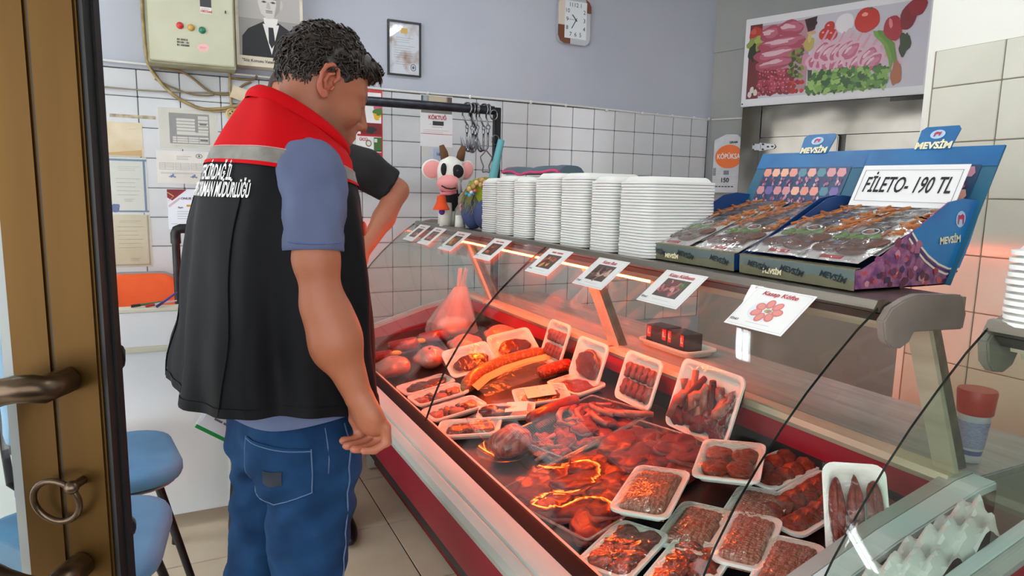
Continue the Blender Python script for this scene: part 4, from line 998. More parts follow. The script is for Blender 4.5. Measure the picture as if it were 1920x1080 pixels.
MB().lathe([(.016,0),(.018,.012),(.016,.035),(.008,.038)], 14, (.055,-.02,.03)).build('cap', mat('white_plastic', '#dfe2de', .4), t, smooth=50)
# --- right wall: steel cold-room front, poster, hinge, foam-tray bag
RROT = (math.pi/2, 0, math.atan2(RD.y, RD.x))
mirr = mat('mirror_steel', '#77746d', .1, .92, col2='#66635c', nscale=3, bump=.7, bscale=4, bdet=1)
t = thing('coldroom_front', 'polished stainless steel cold room front with door hinge under the meat poster', 'cold room', rp(.27, 0, .0), RROT)
def rbox(x0, z0, x1, z1, d0, d1): return MB().box(x0, z0, d0, x1, z1, d1)
rbox(0,.9,.135,2.0,.003,.055).build('jamb', mirr, t); rbox(.14,1.79,1.6,2.0,.003,.05).build('header', mirr, t)
rbox(.14,.9,.66,1.785,.003,.07).build('door', mirr, t, bevel=.006); rbox(.70,.9,1.6,1.785,.003,.05).build('panel', mirr, t)
hg = rbox(.10,1.70,.16,1.745,.055,.085).build('hinge', mat('hinge_steel', '#8d8e90', .25, 1), t, bevel=.003)
MB().prism([(.15,1.695),(.15,1.752),(.25,1.738),(.262,1.723),(.25,1.708)], .07, .08, 'z').build('hinge_leaf', mat('hinge_steel'), hg)
for x, y in ((.175,1.74),(.175,1.706),(.21,1.723),(.24,1.723),(.11,1.705),(.11,1.74)): MB().cyl((x,y,.08), (x,y,.088), .006, 8).build('screw', mat('dark_screw'), hg)
t = thing('meat_poster', 'large framed print of raw lamb chops, vegetables and lettuce', 'poster', rp(.255, 2.005, .0), RROT)
MB().box(0,0,.004,1.14,.59,.06).build('panel', mat('poster_white', '#dfe2e4', .4), t, bevel=.004)
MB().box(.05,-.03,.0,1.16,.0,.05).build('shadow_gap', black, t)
def meatposter():
    p = Paint(); p.z = .0605; x0, y0, x1, y1 = .035, .05, 1.12, .545
    rn = random.Random(3)
    p.rect(x0,y0,x1,y1,'#c3c3cd'); p.rect(x0,y0,.12,y1,'#6b2a2a')
    def R(a, b): return rn.uniform(a, b)
    def blob(x, y, rx, ry, c, rot=0, w=.12): p.oval(max(x0+rx*.8,min(x1-rx*.8,x)), max(y0+ry*.8,min(y1-ry*.8,y)), rx, ry, c, rot, 20, w, int(x*1e4))
    p.rect(.12,.08,.44,.53,'#b08a94'); p.rect(.48,.18,1.0,.40,'#cdb6c2')
    # left half: raw cuts
    blob(.08,.48,.05,.05,'#b0382e'); blob(.06,.50,.02,.02,'#c9564a'); blob(.07,.42,.05,.05,'#8a9a4a',0,.35); blob(.10,.44,.03,.025,'#a3b05a',0,.4); blob(.06,.36,.03,.06,'#2d331f',0,.3)
    for x, y, rx, ry, r in ((.18,.47,.07,.055,.1),(.31,.49,.09,.05,-.1),(.26,.40,.16,.05,.05),(.24,.33,.17,.055,.08),(.22,.27,.14,.04,.1)):
        blob(x,y,rx,ry,'#a64a5c',r); blob(x+.01,y+.006,rx*.8,ry*.6,'#b9647a',r,.25); blob(x-.02,y+.012,rx*.55,ry*.3,'#d9b4bd',r,.35)
    for i in range(54):
        x, y = .13+.027*(i%9)+R(-.008,.008), .085+.026*(i//9)+R(-.006,.006); blob(x,y,.022,.019,rn.choice(['#8d1f33','#a12c42','#b54257','#7c1a2c']),R(0,3),.2); blob(x-.003,y+.004,.007,.004,'#cf8a98',R(0,3),.2)
    for i in range(40): blob(.36+R(-.04,.05),.25+R(-.10,.10),R(.008,.018),R(.008,.018),rn.choice(['#4c5a1e','#6a7a2a','#3a4a16','#7f8f3a']),R(0,3),.3)
    for i in range(12): blob(.37+R(-.06,.05),.10+R(-.03,.04),.014,.014,rn.choice(['#b3261f','#c8382c','#9c1c1a']))
    for x, y in ((.06,.08),(.075,.11),(.10,.09)): blob(x,y,.014,.022,'#d9cfc9')
    p.poly([(.40,.53),(.48,.54),(.47,.46),(.43,.44)], '#3a1216'); blob(.445,.50,.035,.03,'#2a0d12'); blob(.45,.44,.03,.012,'#c9a27a'); blob(.44,.37,.035,.045,'#b7a65a'); blob(.44,.41,.012,.03,'#c9bb7a'); blob(.43,.27,.03,.04,'#c98aa0')
    for x in (.455,.465,.47): p.poly([(x,.06),(x+.004,.06),(x+.002,.20),(x-.012,.22)], '#3c4a1c')
    # right half: chops, vegetables, lettuce
    for x, y in ((.56,.46),(.53,.42),(.58,.41)): blob(x,y,.032,.036,'#c02a20',0,.05); blob(x-.008,y+.012,.008,.006,'#e89a8a')
    blob(.65,.47,.055,.06,'#e2e0e2',0,.03); blob(.69,.40,.03,.035,'#cbb6c0',.4); blob(.67,.33,.028,.032,'#d9c9c6',.3)
    for i in range(9):
        x = .50+.05*i; y = .33-.012*i
        p.poly([(x-.01,y+.0),(x+.01,y),(x+.06,y+.11),(x+.05,y+.115)], '#d59aac')
    for i in range(14):
        x = .50+.042*(i%9)+R(-.01,.01)+.03*(i//9); y = .26-.004*(i%9)+R(-.02,.02)+.05*(i//9)
        blob(x,y,.074,.050,'#d8b0bd',.75,.15); blob(x+.004,y,.058,.036,'#b7637e',.75,.15); blob(x+.010,y+.006,.034,.018,'#c87f97',.75,.3); blob(x-.012,y+.012,.03,.008,'#e0c2cc',.8,.3)
    for i in range(170): blob(.70+R(-.24,.22),.115+R(-.06,.065)+.0,R(.016,.034),R(.012,.026),rn.choice(['#5d8f35','#7aa848','#3f6f24','#94bd62','#2f561b']),R(0,3),.4)
    blob(.78,.47,.072,.075,'#c0281c',.0,.04); blob(.765,.505,.018,.012,'#ea9a86'); p.poly([(.775,.53),(.80,.545),(.81,.53)], '#3d6b24')
    for k, (dx, c) in enumerate(((0,'#6f9a35'),(.025,'#5a8a2c'))):
        p.poly([(.82+dx,.40),(.86+dx,.39),(.92+dx,.31),(.945+dx,.20),(.935+dx,.15),(.92+dx,.22),(.885+dx,.31),(.83+dx,.37)], c)
    blob(.93,.40,.05,.075,'#a31c2c',.25,.08); blob(.915,.43,.010,.03,'#d97a84',.2); blob(1.01,.46,.045,.08,'#7d1220',-.2,.1); blob(1.05,.51,.05,.05,'#8d1626',.3,.1); blob(1.0,.30,.03,.07,'#2f3d1c',0,.3); blob(.97,.13,.03,.07,'#a8653c',0,.2)
    p.build(t)
meatposter()
MB().cyl((.012,.018,.06), (.012,.018,.064), .005, 8).build('screw', mat('dark_screw'), t)
t = thing('foam_tray_bag', 'hanging plastic pack with orange oval printed KÖPÜKSA beside the cold room', 'package', rp(.155, 1.62, .012), RROT)
MB().prism([(-.10,-.215),(.11,-.215),(.108,.17),(.075,.20),(-.01,.205),(-.10,.165)], 0, .012, 'z').build('pack', mat('clear_white_film', '#cfd2d6', .25, col2='#bfc3c8', nscale=12), t, bevel=.004)
p = Paint(); p.z = .0125; p.oval(.02,.045,.105,.085,'#e8701c',n=40)
for i in range(9): p.rect(-.1,-.2+.02*i,.1,-.198+.02*i,'#b4b8be')
for i in range(8): p.rect(-.095+.002*0,-.09+.007*i,-.072,-.086+.007*i,'#2c2e33')
for i in range(6): p.rect(-.07+.024*i,-.174,-.052+.024*i,-.166,'#3a3c42')
for i in range(7): p.rect(-.012+.006*i,-.085,-.008+.006*i,-.055,'#3a3c42')
p.build(t)
text('KÖPÜKSA', .05, mat('white_print'), t, (.018,.045,.0145), bold=.001, width=.175); text('150', .045, black, t, (.0,-.125,.0145), bold=.0012); text('GRAM', .022, black, t, (.05,.145,.0145), bold=.0008)
# ================================================================ door leaf at the left
bronze = mat('bronze_anodised', '#523a14', .42, .8, col2='#46300f', nscale=3, nramp=(.3,.75), stretch=(5,5,.5), bump=.03, bscale=30)
rubber = mat('black_rubber', '#0a090a', .5); greyst = mat('glazing_strip', '#7f8583', .4, .3); agedst = mat('tarnished_steel', '#6a5c4c', .3, .9, col2='#4a3a2c', nscale=22, nramp=(.35,.7))
DO = Vector((-.122, 1.012, 0))+Vector((.893, -.45, 0))*.021; DU = Vector((-.893, .45, 0)).normalized(); DN = Vector((-DU.y, DU.x, 0));
if DN.dot(Vector((0,0,0))-DO) < 0: DN = -DN
dr = struct(thing('door_1', None, None, DO))
def D(u, n, z): return DU*u+DN*n+Vector((0,0,z))
def dbox(u0, u1, n0, n1, z0, z1): return MB().add([D(u,n,z) for z in (z0,z1) for u, n in ((u0,n0),(u1,n0),(u1,n1),(u0,n1))], [(0,3,2,1),(4,5,6,7),(0,1,5,4),(1,2,6,5),(2,3,7,6),(3,0,4,7)])
dbox(0,.060,-.03,0,.02,2.1).build('stile_half', bronze, dr, bevel=.003); dbox(.0625,.117,-.03,-.001,.02,2.1).build('stile_half', bronze, dr, bevel=.003); dbox(.05,.075,-.028,-.004,.02,2.1).build('stile_core', rubber, dr)
dbox(-.006,0,-.028,-.006,.02,2.1).build('rubber_seal', rubber, dr); dbox(-.010,-.004,-.034,-.022,.02,2.1).build('edge_profile', rubber, dr)
dbox(.117,.133,-.03,-.008,.25,2.0).build('glazing_strip', greyst, dr)
dbox(.133,.78,-.024,-.018,.25,2.0).build('pane', clear('door_glass', '#eef4f2', 0, 1.5), dr)
dbox(.117,.80,-.045,0,.02,.25).build('bottom_rail', bronze, dr); dbox(.117,.80,-.045,0,2.0,2.1).build('top_rail', bronze, dr); dbox(.78,.90,-.045,0,.02,2.1).build('hinge_stile', bronze, dr)
for sd in (1, -1):
    P = [D(.040, .005*sd-(.045 if sd < 0 else 0), 1.125), D(.040, .05*sd-(.045 if sd < 0 else 0), 1.125)]
    P += [D(.045+.14*math.sin(a), (.062 if sd > 0 else -.107), .995+.135*math.cos(a)) for a in [math.pi*i/22 for i in range(23)]]
    P += [D(.040, .05*sd-(.045 if sd < 0 else 0), .865), D(.040, .005*sd-(.045 if sd < 0 else 0), .865)]
    MB().tube(P, .0175, 14).build('pull_handle', agedst, dr, smooth=180)
MB().tube([D(.058+.030*math.cos(a), .018+.006*math.sin(a), .962+.031*math.sin(a)) for a in [2*math.pi*i/28 for i in range(28)]], .0042, 8, closed=True).build('ring_pull', agedst, dr, smooth=180)
MB().cyl(D(.032,0,.985), D(.032,.024,.985), .006, 10).build('ring_pin', agedst, dr, smooth=50); MB().ball(D(.032,.024,.985), .009, 10, 8).build('ring_pin_head', agedst, dr, smooth=180)
# ================================================================ desk
deskw = mat('white_laminate', '#e6eaec', .35, col2='#dfe4e6', nscale=3); deskc = mat('cream_edge', '#cfcdb8', .45)
t = thing('reception_desk', 'white laminate counter desk with cream edging along the back wall', 'desk', (-.6, 2.86, 0))
def bb(x0,y0,z0,x1,y1,z1,n,m,bv=.002): return MB().box(x0+.6,y0-2.86,z0,x1+.6,y1-2.86,z1).build(n, m, t, bevel=bv)
bb(-1.4,2.86,.065,.158,2.88,.75,'front_panel',deskw); bb(-1.4,2.85,.745,.18,2.90,.765,'middle_edge',deskc); bb(-1.4,2.855,.765,.175,2.88,.90,'upper_panel',deskw); bb(-1.4,2.85,.90,.18,2.93,.912,'top_edge',deskc)
bb(-1.4,2.88,.70,.175,3.3,.72,'desk_top',deskw); bb(.150,2.86,.075,.175,3.3,.745,'side_panel',deskc); bb(.140,2.848,.05,.165,2.87,.745,'corner_post',deskc)
for y in (2.875, 3.25):
    MB().lathe([(.020,0),(.024,.004),(.024,.016),(.016,.02),(.014,.055),(.02,.066),(.02,.075)], 16, (.752,y-2.86,0)).build('adjustable_foot', mat('foot_metal', '#8a8478', .4, .6), t, smooth=40)
MB().lathe([(.020,0),(.024,.004),(.024,.016),(.016,.02),(.014,.055),(.02,.066),(.02,.075)], 16, (-.7,.06,0)).build('adjustable_foot', mat('foot_metal'), t, smooth=40)
for (x, c, lb, rz, cap) in ((-.055,'#2b3f9e','blue ballpoint pen leaning on the desk edge',.9,'#16226b'),(-.075,'#c9cdd6','white ballpoint pen lying beside the blue pen',.4,'#b0262c'),(-.12,'#1f6a3a','green marker lying on the desk',.1,'#0f0f10')):
    q = thing('pen', lb, 'pen', (x, 2.905, .918), (0, 0, rz)); k = .35 if 'leaning' in lb else .08
    MB().tube([(-.06,0,0),(.04,0,.10*k),(.055,0,.115*k)], [.0045,.0045,.0015], 8).build('barrel', mat('pen_'+c, c, .35), q, smooth=60); MB().cyl((-.062,0,0), (-.03,0,.03*k), .0055, 8).build('cap', mat('pen_'+cap, cap, .35), q, smooth=60)
# ================================================================ orange chair behind the desk
def pad(w, h, th, r, fn=None, n=10):
    """soft rounded pad in xy, thickness z, optional bend"""
    mb = MB(); P = rrect(w, h, r, 6); k = len(P); rings = []
    for s, z in ((.86,-.5),(.97,-.38),(1,-.12),(1,.12),(.97,.38),(.86,.5)): rings.append([(x*s, y*s, z*th) for x, y in P])
    if fn: rings = [[fn(*q) for q in rg] for rg in rings]
    cs = [tuple(sum(q[i] for q in rg)/k for i in range(3)) for rg in (rings[0], rings[-1])]
    mb.rings(rings, False, False); b = len(mb.v); mb.add([cs[0]]+rings[0], [(0, (i+1)%k+1, i+1) for i in range(k)]); mb.add([cs[1]]+rings[-1], [(0, i+1, (i+1)%k+1) for i in range(k)])
    return mb
def chair(name, label, loc, rz, fab, legm, back=True, edge=None, backh=.36, backw=.42, backz=.86):
    t = thing(name, label, 'chair', loc, (0,0,rz), 'office chairs'); 
    pad(.46,.46,.07,.13, lambda x, y, z: (x, y, z+.45+.02*(2*x)**2)).build('seat', fab, t, smooth=180)
    pad(.42,.42,.012,.12, lambda x, y, z: (x, y, z+.412)).build('seat_pan', mat('black_plastic', '#151517', .45), t, smooth=180)
    for sx in (-1, 1):
        for sy in (-1, 1):
            MB().tube([(sx*.15,sy*.15,.40),(sx*.225,sy*.235,.03),(sx*.228,sy*.238,0)], [.013,.012,.016], 10).build('leg', legm, t, smooth=50)
    if back:
        for sx in (-1, 1): MB().tube([(sx*.13,.15,.40),(sx*.14,.235,.50),(sx*.14,.25,backz)], .011, 8).build('back_support', legm, t, smooth=50)
        b = pad(backw, backh, .045, .10, lambda x, y, z: (x, .235-.5*x*x+z+.03*y, backz+y)).build('backrest', fab, t, smooth=180)
        if edge: pad(backw+.018, backh+.018, .03, .105, lambda x, y, z: (x, .245-.5*x*x+z+.03*y, backz+y)).build('back_shell', edge, t, smooth=180)
    return t
orange = mat('orange_fabric', '#e0622a', .75, col2='#d2561f', nscale=5, bump=.15, bscale=300); bluef = mat('light_blue_velour', '#5c94bd', .8, col2='#4d84ad', nscale=6, nramp=(.3,.7), bump=.1, bscale=200)
blkmet = mat('black_metal', '#161618', .35, .4)
chair('office_chair', 'orange upholstered chair behind the white desk', (-.215, 3.45, 0), 0, orange, blkmet, edge=mat('black_plastic'), backh=.36, backz=.77)
chair('office_chair', 'light blue padded chair nearer the desk, black splayed leg showing', (-.27, 2.49, 0), math.pi*.5+.15, bluef, blkmet, backh=.34, backz=.78)
chair('office_chair', 'light blue padded chair right behind the bronze door', (-.295, 1.93, 0), math.pi*.5-.1, bluef, blkmet, backh=.34, backz=.80)
# black pipe frame behind the desk
t = thing('pipe_frame', 'black painted pipe frame rising behind the desk', 'frame', (.2, 3.36, 0))
bp = mat('black_pipe', '#141416', .4, .3, col2='#2a2a2c', nscale=30, nramp=(.5,.75))
for x in (-.22, .26): MB().tube([(x,0,0),(x,0,1.16)], .017, 12).build('upright', bp, t, smooth=50)
MB().cyl((-.21,0,1.185), (.25,0,1.185), .017, 12).build('cross_bar', bp, t, smooth=50)
for x, s in ((-.22,1),(.26,-1)): MB().tube([(x,0,1.12),(x,0,1.165),(x+.006*s,0,1.18),(x+.02*s,0,1.186),(x+.06*s,0,1.186)], .0215, 12).build('elbow_joint', bp, t, smooth=60)
# bright shopfront window beyond the door glass at far left
wl = struct(thing('window_1', None, None, (-1.05, YB-.02, 1.55))); 
MB().box(-.28,-.01,-.5,.28,.012,.5).build('frame', whitep, wl)
MB().box(-.25,-.016,-.47,.25,-.010,.47).build('frosted_pane', mat('frosted_daylight', '#ffffff', .5, emit='#f2f7ff', estr=1.6), wl)
for i in range(30): MB().box(-.25,-.03,-.465+.031*i,.25,-.018,-.447+.031*i).build('blind_slat', mat('blind_white', '#dfe3e6', .5), wl)
# ================================================================ goods on top of the counter
ZT = 1.2055
foam = mat('foam_polystyrene', '#e4e6e2', .55, bump=.05, bscale=400, sss=.15)
def tray_mesh(w, l, h=.022, name='foam_tray', m=None, t=.0035, up=False, r=.03):
    """shallow foam tray; upside down (rim at z=0) unless up"""
    mb = MB(); prof = [(0,0),(0,.0070),(-.009,.0078),(-.017,h-.004),(-.024,h),(-.030,h-.0035),(-.024,h-.007),(-.0115,.0015),(-.009,0)]
    rings = []
    for ins, z in prof: rings.append([(x, y, z) for x, y in rrect(w+2*ins, l+2*ins, max(.006, r+ins*.6), 4)])
    n = len(rings[0]); vs = [q for rg in rings for q in rg]; fs = []; k = len(prof)
    top = 4
    for i in range(top):
        for j in range(n): fs.append((i*n+j, i*n+(j+1)%n, (i+1)*n+(j+1)%n, (i+1)*n+j))
    fs.append(tuple(top*n+j for j in range(n)))
    inn = [[(x, y, z) for x, y in rrect(w-.018-2*d, l-.018-2*d, max(.006, r-d*.6), 4)] for d, z in ((0,.0005),(.006,.004),(.0125,h-.007),(.018,h-.0035))]
    base = len(vs); vs += [q for rg in inn for q in rg]
    for j in range(n): fs.append((j, base+j, base+(j+1)%n, (j+1)%n))
    for i in range(3):
        for j in range(n): fs.append((base+i*n+(j+1)%n, base+i*n+j, base+(i+1)*n+j, base+(i+1)*n+(j+1)%n))
    fs.append(tuple(base+3*n+j for j in range(n))[::-1])
    if up: vs = [(x, -y, h-z) for x, y, z in vs]
    mb.add(vs, fs); return mb.mesh(name, m or foam, smooth=50)
tsm, tbg = tray_mesh(.225, .132), tray_mesh(.26, .165)
stk = [(2.69,tsm,24,.0092,'first stack, beside the toys'),(2.545,tsm,25,.0092,'second stack from the toys'),(2.385,tsm,25,.0090,'third stack from the toys'),(2.19,tbg,26,.0092,'fourth stack from the toys'),
       (2.005,tbg,26,.0092,'fifth stack from the toys'),(1.83,tsm,25,.0091,'sixth stack from the toys'),(1.655,tbg,25,.0091,'big stack touching the blue carton')]
rs = random.Random(5)
for y, me, n, dz, lb in stk:
    w = .225 if me is tsm else .26
    for i in range(n):
        p = cw((1.222+w/2-.006, y, 1.197+.0005)); o = link('foam_tray', me, None, (p.x+rs.uniform(-.0012,.0012), p.y+rs.uniform(-.0015,.0015), p.z+i*dz), (0,0,rs.uniform(-.006,.006)))
        tag(o, ('topmost upturned white foam tray of the '+lb) if i == n-1 else 'upturned white foam tray within the '+lb, 'foam tray', 'foam trays of the '+lb)
for i in range(11):
    p = cw((1.285, .532, 1.197)); o = link('foam_tray', tbg, None, (p.x+rs.uniform(-.002,.002), p.y+rs.uniform(-.002,.002), p.z+.0005+i*.0115), (0,0,.04+rs.uniform(-.01,.01)))
    tag(o, 'topmost upturned foam tray of the stack on the second counter' if i == 10 else 'upturned foam tray within the stack on the second counter', 'foam tray', 'foam trays on the second counter')
# ---- cartons of wrapped meatballs
cblue = mat('carton_blue', '#1c6fa8', .4, col2='#155d92', nscale=6); cblued = mat('carton_dark_blue', '#0f3f78', .45, col2='#0c3263', nscale=6); cteal = mat('carton_teal', '#1f5d78', .45); kraft = mat('carton_kraft', '#9a7a52', .7); tape = clear('packing_tape', '#efe9d2', .12, 1.4, bump=.25, bscale=40, haze=.28, hazecol='#d6cfae')
purple = mat('carton_meat_print', '#6b3a6e', .4, col2='#a8688a', nscale=38, ndet=3, nramp=(.4,.62)); gold = mat('cream_print', '#e6dfb8', .5); navyp = mat('dark_print', '#14242c', .5)
def carton(label, y0, y1, side_print):
    o0 = cw((1.4, (y0+y1)/2, 1.197)); t = thing('display_carton', label, 'carton', o0); ym = (y0+y1)/2
    def B(mb, n, m, par=None, **k): mb.v = [tuple(cw(q)-o0) for q in mb.v]; return mb.build(n, m, par or t, **k)
    side = [(1.25,1.1985),(1.247,1.242),(1.27,1.243),(1.32,1.264),(1.545,1.388),(1.60,1.397),(1.676,1.392),(1.63,1.265),(1.564,1.1985)]
    B(MB().prism([(1.25,1.1985),(1.565,1.1985),(1.565,1.2015),(1.25,1.2015)], y0, y1), 'base', kraft)
    B(MB().prism([(1.249,1.1985),(1.246,1.243),(1.249,1.243),(1.252,1.1985)], y0, y1), 'front_lip', cblue)
    B(MB().prism([(1.2475,1.1985),(1.2445,1.246),(1.262,1.247),(1.262,1.2455),(1.2465,1.244),(1.2485,1.1985)], y0-.001, y1+.001), 'tape_cover', tape)
    B(MB().prism(side, y0, y0+.003), 'side_panel', purple if side_print else cblued); B(MB().prism(side, y1-.003, y1), 'side_panel', cblued)
    bk = [(1.562,1.1985),(1.566,1.1985),(1.722,1.522),(1.718,1.523)]
    bp = B(MB().prism(bk, y0-.012, y1+.012), 'back_panel', cteal)
    fx = Vector((-.90,0,.43)).normalized()
    def S(u, v, off=.0015):   # on the front of the back panel: u along counter 0..1 from the near end, v up 0..1
        y = (y0-.012)+u*(y1-y0+.024); b = Vector((1.562,y,1.1985)).lerp(Vector((1.718,y,1.523)), v); return cw(b+fx*off)-o0
    mb = MB(); mb.add([S(u,v) for u, v in ((0,.85),(0,1),(1,1),(1,.85))], [(0,1,2,3)]); mb.build('blue_border', cblue, t)
    p = MB(); rn = random.Random(int(y0*100)); pal = ['#c98a8f','#d8a08f','#7a3f55','#e0a98f','#a86a70','#4f7f8f','#6f5f9a','#b97f93','#d98f7f']
    p.col = lin('#1f3f63'); p.add([S(u,v,.0018) for u, v in ((.10,.50),(.10,.86),(.90,.86),(.90,.50))], [(0,1,2,3)])
    for r in range(2):
        for c in range(9):
            u, v = .12+.087*c, .80-.17*r; col = rn.choice(pal)
            p.col = lin(col); p.add([S(u+a,v+b,.0024) for a, b in ((0,0),(.02,.045),(.075,.045),(.08,0),(.06,-.03),(.015,-.03))], [(0,1,2,3,4,5)])
            for k in range(7): p.col = lin(rn.choice(['#6b2f4a','#8f5a78','#c9a3b0','#54324f','#b9788f'])); a = rn.uniform(0,.06); b = rn.uniform(-.11,-.045); p.add([S(u+a+da,v+b+db,.0028+.0001*k) for da, db in ((0,0),(.015,.02),(.025,.005),(.012,-.018))], [(0,1,2,3)])
    q = p.build('print', PRINT, t, weld=False); q['kind'] = 'stuff'
    # tab with the brand
    tb = [(.36,.985),(.34,1.14),(.36,1.165),(.60,1.165),(.63,1.14),(.62,.985)]
    if side_print: tb = [(u, v) for u, v in tb]
    mb = MB(); mb.add([S(u,v,.003) for u, v in tb]+[S(u,v,.0) for u, v in tb], [tuple(range(6)), tuple(range(11,5,-1))]+[(i,i+6,(i+1)%6+6,(i+1)%6) for i in range(6)]); mb.build('brand_tab', cblue, t)
    up = (S(.5,1,0)-S(.5,0,0)).normalized(); rt = (S(0,.5,0)-S(1,.5,0)).normalized(); nn = rt.cross(up)
    M = Matrix((rt, up, nn)).transposed()
    def tx(s, size, m, u, v, off=.005, **k): o = text(s, size, m, t, S(u,v,off), **k); o.rotation_euler = M.to_euler(); return o
    tx('MEVSİM', .026, gold, .49, 1.01, bold=.0012)
    mb = MB(); mb.add([S(.49+.055*math.cos(a), 1.10+.036*math.sin(a), .0045) for a in [2*math.pi*i/20 for i in range(20)]], [tuple(range(20))]); mb.build('emblem_disc', mat('emblem_pale', '#a8c8dc', .5), t)
    mb = MB(); mb.add([S(u,v,.006) for u, v in ((.515,1.08),(.515,1.11),(.50,1.12),(.475,1.115),(.462,1.12),(.468,1.085),(.478,1.085),(.48,1.10),(.50,1.10),(.505,1.08))], [tuple(range(10))]); mb.build('emblem_mark', mat('emblem_red', '#b5305a', .5), t)
    for i, yy in enumerate((y0+.05, ym, y1-.06)):
        o = text('MEVSİM', .019, navyp, t, cw((1.2438,yy,1.222))-o0, (math.radians(88), math.radians(9), math.radians(-90)), bold=.0006, shear=.2); 
    text('MEVSİM', .016, gold, t, cw((1.2440,ym+.055,1.213))-o0, (math.radians(88), 0, math.radians(-90)), bold=.0008)
    if side_print:
        mb = MB(); yy = y0-.0006
        arc = [(1.50+.17*math.cos(a)-.0, 1.395+.17*math.sin(a)) for a in [math.radians(180+88*i/12) for i in range(13)]]
        def P(pts, y): return [tuple(cw((x,y,z))-o0) for x, z in pts]
        def clampx(x, z): return (min(x, 1.564+(z-1.1985)*.575), z)
        reg = [(1.425,1.322),(1.545,1.388),(1.60,1.397),(1.676,1.392),(1.64,1.29),(1.612,1.236),(1.57,1.238),(1.53,1.25),(1.49,1.27),(1.455,1.295)]
        MB().add(P(reg, yy), [tuple(range(len(reg)))]).build('blue_corner', mat('carton_print_blue', '#2a5ea0', .4, col2='#1d7ab8', nscale=5), t)
        for off, c, n in ((0,'#e2dcc8','cream_arc'),(.006,'#4a3a70','purple_arc'),(.012,'#e2dcc8','cream_arc')):
            l = reg[5:]+[reg[0]]; q = [(x-off*.75, z-off) for x, z in l]; q2 = [(x-off*.75-.003, z-off-.004) for x, z in l]
            MB().add(P(q, yy-.0003)+P(q2, yy-.0003), [(i,i+1,len(q)+i+1,len(q)+i) for i in range(len(q)-1)]).build(n, mat('ink_'+c, c, .5), t)
        ry = (math.pi/2, math.radians(-4), 0)
        text('MEVSİM', .022, gold, t, cw((1.562,yy-.002,1.302))-o0, ry, bold=.0008)
        MB().add(P([(1.594+.018*math.cos(a), 1.350+.019*math.sin(a)) for a in [2*math.pi*i/20 for i in range(20)]], yy-.001), [tuple(range(20))]).build('emblem_disc', mat('emblem_pale'), t)
        MB().add(P([(1.583,1.338),(1.587,1.338),(1.588,1.35),(1.60,1.35),(1.602,1.338),(1.606,1.338),(1.606,1.357),(1.598,1.362),(1.588,1.358),(1.582,1.36)], yy-.002), [tuple(range(10))]).build('emblem_mark', mat('emblem_red'), t)
        rn = random.Random(8); p = MB()
        for i in range(90):
            z = rn.uniform(1.205,1.30); x = rn.uniform(1.262,1.59); lim = 1.243+(x-1.27)*.55
            if z > min(lim, 1.245 if x > 1.5 else lim): continue
            if x > 1.455 and z > 1.235: continue
            r = rn.uniform(.006,.014); p.col = lin(rn.choice(['#8f4a78','#5a2f5c','#a85f80','#c98aa0','#3d2a5a','#7a3550','#b0303c'] if z > 1.235 else ['#9c2a34','#c04a48','#5a1f3a','#7a2f50','#c98a8f','#3d2a4a']))
            p.add([tuple(cw((x+r*math.cos(a)*rn.uniform(.6,1.2), yy-.0002-.00001*i, z+r*.8*math.sin(a)*rn.uniform(.6,1.2)))-o0) for a in [2*math.pi*k/8 for k in range(8)]], [tuple(range(8))])
        q = p.build('print', PRINT, t, weld=False); q['kind'] = 'stuff'
    return t, o0
carton('blue display carton of wrapped meatballs beside the foam tray stacks', 1.268, 1.625, False)
carton('blue display carton with purple meat print and FİLETO price card at the counter end', .93, 1.247, True)
film = clear('pack_film', '#fbfcff', .06, 1.6, bump=1.0, bscale=24, boost=.17)
pattym = mat('grilled_patty', '#6b4230', .5, col2='#4c2b1e', nscale=60, bump=.5, bscale=70, stretch=(1,6,1)); lettu = mat('lettuce', '#6f9a3a', .5, col2='#4d7a24', nscale=40, bump=.4, bscale=60); potat = mat('fried_potato', '#b8743a', .5, col2='#8f4d24', nscale=50); packbg = mat('pack_card', '#d6d3cc', .45, col2='#c6c2ba', nscale=12); packblk = mat('pack_black', '#101010', .4)
